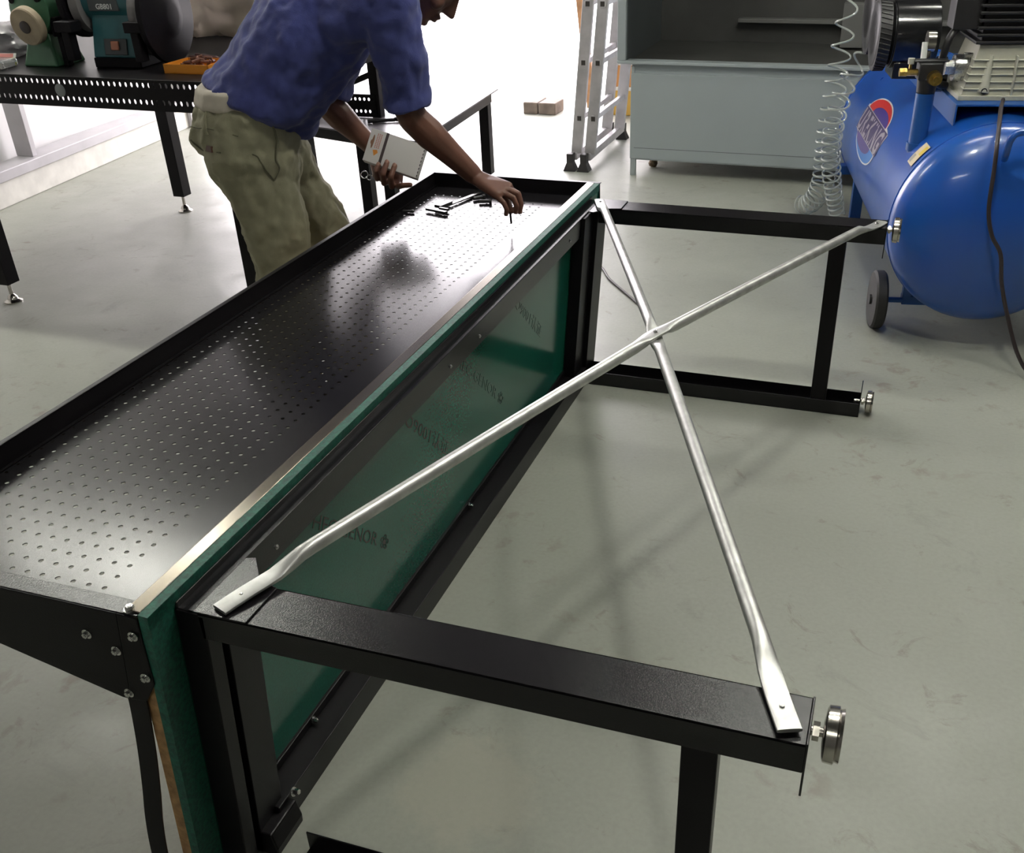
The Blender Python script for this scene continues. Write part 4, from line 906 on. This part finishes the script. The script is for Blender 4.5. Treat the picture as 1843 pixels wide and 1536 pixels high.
LF = [([pk(0.30, -0.16, -0.048), pk(0.30, -0.34, -0.020), pk(0.31, -0.22, 0.012), pk(0.325, -0.01, 0.011)], 0.0100, 0.0080),
      ([pk(0.44, -0.18, -0.048), pk(0.44, -0.40, -0.020), pk(0.445, -0.24, 0.013), pk(0.455, 0.14, 0.011)], 0.0104, 0.0084),
      ([pk(0.58, -0.20, -0.048), pk(0.59, -0.42, -0.020), pk(0.595, -0.24, 0.013), pk(0.60, 0.12, 0.011)], 0.0104, 0.0084),
      ([pk(0.64, -0.22, -0.040), pk(0.72, -0.36, -0.015), pk(0.82, -0.34, 0.004), pk(0.95, -0.26, 0.008)], 0.0100, 0.0080)]
for pts, r0, r1 in LF: finger(b, pts, r0, r1)
finger(b, [pk(0.28, 0.15, -0.050), pk(0.36, 0.42, -0.046), pk(0.50, 0.60, -0.036), pk(0.60, 0.66, -0.032)], 0.0135, 0.0090)
body = build('body', b, SKIN, man); remesh(body, 0.0034, 3)
# nails
for pts, r0, r1 in RF:
    p, q = Vector(pts[-1]), Vector(pts[-2]); d_ = (p-q).normalized(); out = (V(1, -0.2, 0) - V(1, -0.2, 0).dot(d_)*d_).normalized()
    bb = MB(); bb.ell(p+out*(r1*0.80)-d_*0.002, (r1*0.62, 0.0018, 0.0062), frame(d_, d_.cross(out))); build('nail', bb, NAIL, body, smooth=True)
for pts, r0, r1 in LF[:3]:
    p, q = Vector(pts[-1]), Vector(pts[-2]); d_ = (p-q).normalized(); out = (pk_n - pk_n.dot(d_)*d_).normalized()
    bb = MB(); bb.ell(p+out*(r1*0.80), (r1*0.66, 0.0018, 0.0066), frame(d_, d_.cross(out))); build('nail', bb, NAIL, body, smooth=True)
# eyes
for s in (-1, 1):
    bb = MB(); bb.ell(hc+hr_*s*0.031+hu*0.020+fd*0.066, (0.009, 0.008, 0.007), HM); build('eye', bb, mat('eye_white', (0.6, 0.56, 0.52), 0.2), man, smooth=True)
bb = MB(); bb.ell(hc+hu*0.040-fd*0.030, (0.083, 0.095, 0.088), HM); bb.ell(hc+hu*0.01-fd*0.05, (0.080, 0.065, 0.080), HM)
o = build('hair', bb, HAIR, man); remesh(o, 0.006, 3, [(0.006, 0.02, 'CLOUDS')])
# --- trousers
b = MB()
waist = V(-0.880, 1.625, 0.945)
b.hull([(waist, (0.172, 0.142, 0.03), F0), (pel+V(-0.02, -0.005, -0.02), (0.178, 0.160, 0.085), F0)])
for h_, k_, a_, fw in ((hipR, knR, anR, 1), (hipL, knL, anL, 1)):
    b.hull([(pel+V(-0.015, 0, -0.03), (0.120, 0.135, 0.08), F0), (h_+V(-0.035, -0.010, -0.04), (0.098, 0.125, 0.10), F0), (h_.lerp(k_, 0.42)+V(-0.018, 0, 0), (0.088, 0.104, 0.06), F0)])
    b.hull([(h_.lerp(k_, 0.42)+V(-0.018, 0, 0), (0.088, 0.104, 0.06), F0), (k_, (0.074, 0.084, 0.05), F0)])
    b.hull([(k_, (0.080, 0.086, 0.05), F0), (k_.lerp(a_, 0.5), (0.076, 0.082, 0.05), F0)])
    b.hull([(k_.lerp(a_, 0.5), (0.076, 0.082, 0.05), F0), (a_+V(0, 0, -0.02), (0.070, 0.080, 0.025), F0)])
tr = build('trousers', b, PANTS, man); remesh(tr, 0.0065, 5, [(0.030, 0.10, 'CLOUDS'), (0.012, 0.035, 'CLOUDS')])
# pockets, welt label and belt loops are set on the cloth
def ribbon(name, pts, r, m, par, flat=None):
    bb = MB(); bb.tube(catm([Vector(p) for p in pts], 5), r, 8); return build(name, bb, m, par, smooth=True)
from mathutils.bvhtree import BVHTree
bpy.context.view_layer.update()
_dg = bpy.context.evaluated_depsgraph_get(); _ev = tr.evaluated_get(_dg); _me = _ev.to_mesh()
_bv = BVHTree.FromPolygons([v_.co.copy() for v_ in _me.vertices], [tuple(p_.vertices) for p_ in _me.polygons])
def snap(p, off=0.001):
    q, n_, _, _ = _bv.find_nearest(Vector(p) - ORI[tr]); return q + n_*off + ORI[tr]
def on_cloth(name, pts, r, m, lab=None):
    bb = MB(); P = [snap(p, 0.0015) for p in catm([Vector(p) for p in pts], 8)]
    for _ in range(6): P = [P[0]]+[(P[k_-1]+P[k_]*2+P[k_+1])/4 for k_ in range(1, len(P)-1)]+[P[-1]]
    bb.tube(P, r, 6); o_ = build(name, bb, m, tr, smooth=True)
    if lab: o_['label'] = lab
    return o_
SEAM = mat('khaki_seam', (0.150, 0.142, 0.092), 0.9)
on_cloth('side_pocket', [(-0.705, 1.5, 0.92), (-0.690, 1.5, 0.880), (-0.684, 1.5, 0.840), (-0.700, 1.5, 0.800), (-0.738, 1.5, 0.767)], 0.0028, SEAM)
on_cloth('side_pocket', [(-0.800, 1.5, 0.840), (-0.782, 1.5, 0.813), (-0.761, 1.5, 0.784), (-0.738, 1.5, 0.767)], 0.0020, SEAM)
on_cloth('back_pocket', [(-1.00, 1.5, 0.865), (-0.967, 1.5, 0.846), (-0.926, 1.5, 0.842), (-0.865, 1.5, 0.842)], 0.0022, SEAM)
on_cloth('waistband_seam', [(-1.02, 1.52, 0.900), (-0.96, 1.5, 0.900), (-0.90, 1.5, 0.897), (-0.82, 1.48, 0.890)], 0.0016, SEAM)
on_cloth('belt_loop', [(-0.906, 1.5, 0.950), (-0.909, 1.5, 0.925), (-0.911, 1.5, 0.895)], 0.0045, PANTS)
_q, _n, _, _ = _bv.find_nearest(Vector((-0.892, 1.5, 0.852)) - ORI[tr]); _q = _q + ORI[tr]
_x = (Vector((1, 0.1, 0.0)) - Vector((1, 0.1, 0.0)).dot(_n)*_n).normalized(); _y = _n.cross(_x)
bb = MB(); bb.box((-0.025, -0.008, -0.006), (0.025, 0.008, 0.0045), Matrix((_x, _y, _n)).transposed().to_4x4()); bb.xf(Matrix.Translation(_q))
_o = build('pocket_label', bb, mat('leather_label', (0.085, 0.035, 0.022), 0.6), tr); _o['label'] = 'dark brown pocket label'
# --- undershirt band showing at the back of the waist
b = MB(); b.hull([(waist+V(-0.006, -0.002, 0.005), (0.168, 0.138, 0.02), F0), (waist+V(0.0, 0.0, 0.045), (0.162, 0.132, 0.02), F0)])
o = build('undershirt', b, UNDER, man); remesh(o, 0.006, 3, [(0.006, 0.03, 'CLOUDS')])
# --- shirt
b = MB()
hemc = V(-0.852, 1.635, 0.955)
hemM = frame(V(-0.20, 0.0, 1.0), RT_)
b.hull([(hemc, (0.186, 0.150, 0.03), frame(V(0.42, 0.15, 1), RT_)), (abd, (0.180, 0.148, 0.07), Fs)])
b.hull([(abd, (0.180, 0.148, 0.07), Fs), (che, (0.198, 0.158, 0.10), Fs)])
b.hull([(che, (0.198, 0.158, 0.10), Fs), (upp, (0.175, 0.130, 0.07), Fs)])
# drooping front hem
b.hull([(V(-0.735, 1.680, 0.93), (0.10, 0.05, 0.05), Fs), (V(-0.722, 1.668, 0.858), (0.020, 0.016, 0.016), None), (V(-0.80, 1.60, 0.885), (0.05, 0.05, 0.02), F0)])
b.hull([(V(-0.80, 1.58, 0.90), (0.075, 0.075, 0.03), F0), (V(-0.722, 1.668, 0.870), (0.02, 0.018, 0.018), None), (V(-0.775, 1.60, 0.97), (0.12, 0.12, 0.04), F0)])
for s, e in ((shR, elR), (shL, elL)):
    b.hull([(upp, (0.11, 0.11, 0.08), Fs), (s+V(-0.01, 0, 0), (0.078, 0.078, 0.074), None)])
    b.hull([(che+ (V(0.10, -0.06, 0.02) if s is shR else V(-0.04, 0.10, 0.02)), (0.10, 0.10, 0.09), Fs), (s, (0.076, 0.076, 0.070), None)])
    d_ = (e-s); Fa = frame(d_, RT_); cuff = s+d_*0.84
    b.hull([(s, (0.078, 0.076, 0.070), None), (s+d_*0.45, (0.073, 0.071, 0.05), Fa)])
    b.hull([(s+d_*0.45, (0.073, 0.071, 0.05), Fa), (cuff, (0.067, 0.064, 0.015), Fa)])
    b.hull([(cuff-d_*0.02, (0.071, 0.068, 0.006), Fa), (cuff+d_*0.07, (0.070, 0.067, 0.006), Fa)])
# collar
b.hull([(upp+sp*0.02+V(0.02, 0.01, 0.03), (0.085, 0.07, 0.02), Fs), (upp+sp*0.075+V(0.02, 0.012, 0.0), (0.070, 0.066, 0.012), Fs)])
sh = build('shirt', b, SHIRT, man); remesh(sh, 0.0065, 5, [(0.028, 0.12, 'CLOUDS'), (0.014, 0.045, 'CLOUDS')])
# shoes
for k_, a_ in ((0, anR), (1, anL)):
    ft = V(0.72, 0.69, 0).normalized(); b = MB()
    b.hull([(V(a_.x, a_.y, 0.045)-ft*0.05, (0.040, 0.040, 0.040), None), (V(a_.x, a_.y, 0.055), (0.042, 0.042, 0.045), None), (V(a_.x, a_.y, 0.030)+ft*0.15, (0.046, 0.046, 0.026), None)])
    for v_ in b.bm.verts: v_.co.z = max(v_.co.z, 0.012)
    s_ = build('shoe', b, mat('dark_shoe', (0.03, 0.028, 0.026), 0.5), man); remesh(s_, 0.006, 3)
    b = MB(); b.hull([(V(a_.x, a_.y, 0.008)-ft*0.06, (0.042, 0.042, 0.008), None), (V(a_.x, a_.y, 0.008)+ft*0.16, (0.048, 0.048, 0.008), None)]); build('sole', b, RUBBER, s_, smooth=60)

# ------------------------------------------------------------------ things in his hands and on the tray
t = thing('screw_pack', "white card pack with orange print and dark stripe held in the man's left hand", 'packet', tuple(pk_o))
CARD = mat('card_white', (0.52, 0.50, 0.48), 0.55)
def slab(u0, u1, v0, v1, d0, d1): 
    b = MB(); P = [pk(u, v_, d) for d in (d0, d1) for u, v_ in ((u0, v0), (u1, v0), (u1, v1), (u0, v1))]
    b.add(P, [(0,3,2,1),(4,5,6,7),(0,1,5,4),(1,2,6,5),(2,3,7,6),(3,0,4,7)]); return b
build('card_box', slab(0, 1, 0, 1, -0.022, 0.0), CARD, t, bevel=0.001)
build('dark_stripe', slab(0.28, 0.33, 0.0, 1.0, 0.0001, 0.0006), mat('print_brown', (0.045, 0.03, 0.03), 0.5), t)
b = MB(); pr = []
for k in range(9): b2 = slab(0.985, 1.0, 0.04+k*0.11, 0.10+k*0.11, 0.0001, 0.0006); b2.bm.faces.ensure_lookup_table(); b.add([v_.co.copy() for v_ in b2.bm.verts], [tuple(vv.index for vv in f_.verts) for f_ in b2.bm.faces] if not b2.bm.verts.index_update() else [])
build('edge_dashes', b, mat('print_brown', (0, 0, 0)), t)
b = MB(); ring = [pk(0.085+0.022*math.cos(a)*0.9, 0.62+0.21*math.sin(a), 0.0004) for a in [2*PI*k/20 for k in range(20)]]; b.prism(ring, pk_n*0.0004)
ring = [pk(0.065+0.018*math.cos(a), 0.60+0.07*math.sin(a), 0.0004) for a in [2*PI*k/16 for k in range(16)]]; b.prism(ring, pk_n*0.0005)
build('hanger_slot', b, mat('slot_brown', (0.20, 0.10, 0.055), 0.6), t)
b = MB(); b.prism([pk(0.17, 0.22, 0.0004), pk(0.225, 0.34, 0.0004), pk(0.20, 0.42, 0.0004), pk(0.125, 0.38, 0.0004)], pk_n*0.0004); build('orange_mark', b, mat('print_orange', (0.65, 0.25, 0.04), 0.5), t)
b = MB()
for k in range(3):
    u0 = 0.135+0.033*k
    for j in range(9):
        v0 = 0.46+j*0.05; b2 = slab(u0, u0+0.018, v0, v0+0.034, 0.0001, 0.0005); b2.bm.verts.index_update(); b.add([v_.co.copy() for v_ in b2.bm.verts], [tuple(vv.index for vv in f_.verts) for f_ in b2.bm.faces])
build('small_print', b, mat('print_red', (0.42, 0.16, 0.12), 0.5), t)
# ring hooks hanging from the same hand
t = thing('ring_hooks', "two small steel ring hooks hanging from the man's left hand under the white pack", 'hook', tuple(pk(0.15, -0.4, 0)))
def torus(c, n_, R_, r, N=28):
    n_ = Vector(n_).normalized(); x = n_.orthogonal().normalized(); y = n_.cross(x); b = MB()
    b.tube([Vector(c)+x*(R_*math.cos(2*PI*k/N))+y*(R_*math.sin(2*PI*k/N)) for k in range(N+1)], r, 8, caps=False); return b
build('ring', torus(pk(0.115, -0.40, 0.0), pk_n, 0.011, 0.0016), STEEL, t, smooth=True)
build('ring', torus(pk(0.205, -0.42, -0.004), pk_n+V(0.3, 0, 0.2), 0.008, 0.0015), STEEL, t, smooth=True)
# screws under the fingers
def screw(p, d_, lab):
    p = Vector(p); d_ = Vector(d_).normalized()
    t = thing('screw', lab, 'screw', tuple(p))
    b = MB(); b.lathe(p, -d_, [(0, 0.0025), (0.004, 0.0031), (0.030, 0.0031), (0.0305, 0.0031)], 12); build('screw_shank', b, mat('dark_screw', (0.05, 0.04, 0.04), 0.35, metal=0.7), t, smooth=True)
    b = MB(); b.lathe(p-d_*0.030, -d_, [(0, 0.0055), (0.003, 0.0055), (0.005, 0.003)], 14); build('screw_head', b, mat('dark_screw', (0, 0, 0)), t, smooth=True)
screw((-0.172, 1.800, 0.6015), (0.05, 0.02, -1), "dark screw pinched between the man's right thumb and forefinger above the tray")
# caliper on the tray
t = thing('caliper', 'slim steel caliper lying on the far half of the perforated tray', 'caliper', (-0.45, 1.98, 0.581))
a0, a1 = V(-0.470, 1.905, 0.5845), V(-0.405, 2.130, 0.5845); d_ = (a1-a0).normalized(); n_ = V(d_.y, -d_.x, 0)
def bar(p, q, w_, h_):
    d2 = (q-p).normalized(); n2 = V(d2.y, -d2.x, 0)*w_/2; b = MB(); b.prism([p-n2, q-n2, q+n2, p+n2], (0, 0, h_)); return b
build('beam', bar(a0, a1, 0.014, 0.004), mat('caliper_steel', (0.35, 0.35, 0.35), 0.25, metal=1.0), t, bevel=0.0006)
b = bar(a0+d_*0.004+n_*0.050, a0+d_*0.004-n_*0.03, 0.014, 0.007); b2 = MB(); 
build('fixed_jaw', b, mat('caliper_dark', (0.05, 0.05, 0.05), 0.3, metal=0.8), t, bevel=0.0015)
build('slider', bar(a0+d_*0.035-n_*0.012, a0+d_*0.095-n_*0.012, 0.028, 0.009), mat('caliper_dark', (0, 0, 0)), t, bevel=0.002)
build('moving_jaw', bar(a0+d_*0.030-n_*0.0, a0+d_*0.030+n_*0.036, 0.010, 0.007), mat('caliper_dark', (0, 0, 0)), t, bevel=0.0015)
for k, (x, y, r, lab) in enumerate(((-0.385, 2.075, 0.9, 'first'), (-0.350, 2.040, 0.3, 'second'))):
    b = MB(); p = V(x, y, 0.587); d2 = V(math.cos(r), math.sin(r), 0); b.cyl(p-d2*0.020, p+d2*0.020, 0.0055, seg=12); b.cyl(p+d2*0.012, p+d2*0.020, 0.008, seg=6)
    tag(build('clamp_bolt', b, CAST, smooth=True), 'small black bolt on the tray under the man\'s right wrist, %s' % ('nearer the caliper end' if k == 0 else 'farther from the caliper end'), 'bolt', 'loose bolts on the tray')
b = MB(); p = V(-0.548, 1.885, 0.586); b.cyl(p-V(0.014, 0.004, 0), p+V(0.014, 0.004, 0), 0.004, seg=10); b.ell(p+V(0.015, 0.004, 0), (0.006, 0.006, 0.005))
tag(build('small_fitting', b, mat('caliper_dark', (0, 0, 0)), smooth=True), "small dark fitting lying by the tray's left rim near the man's hip", 'fitting')
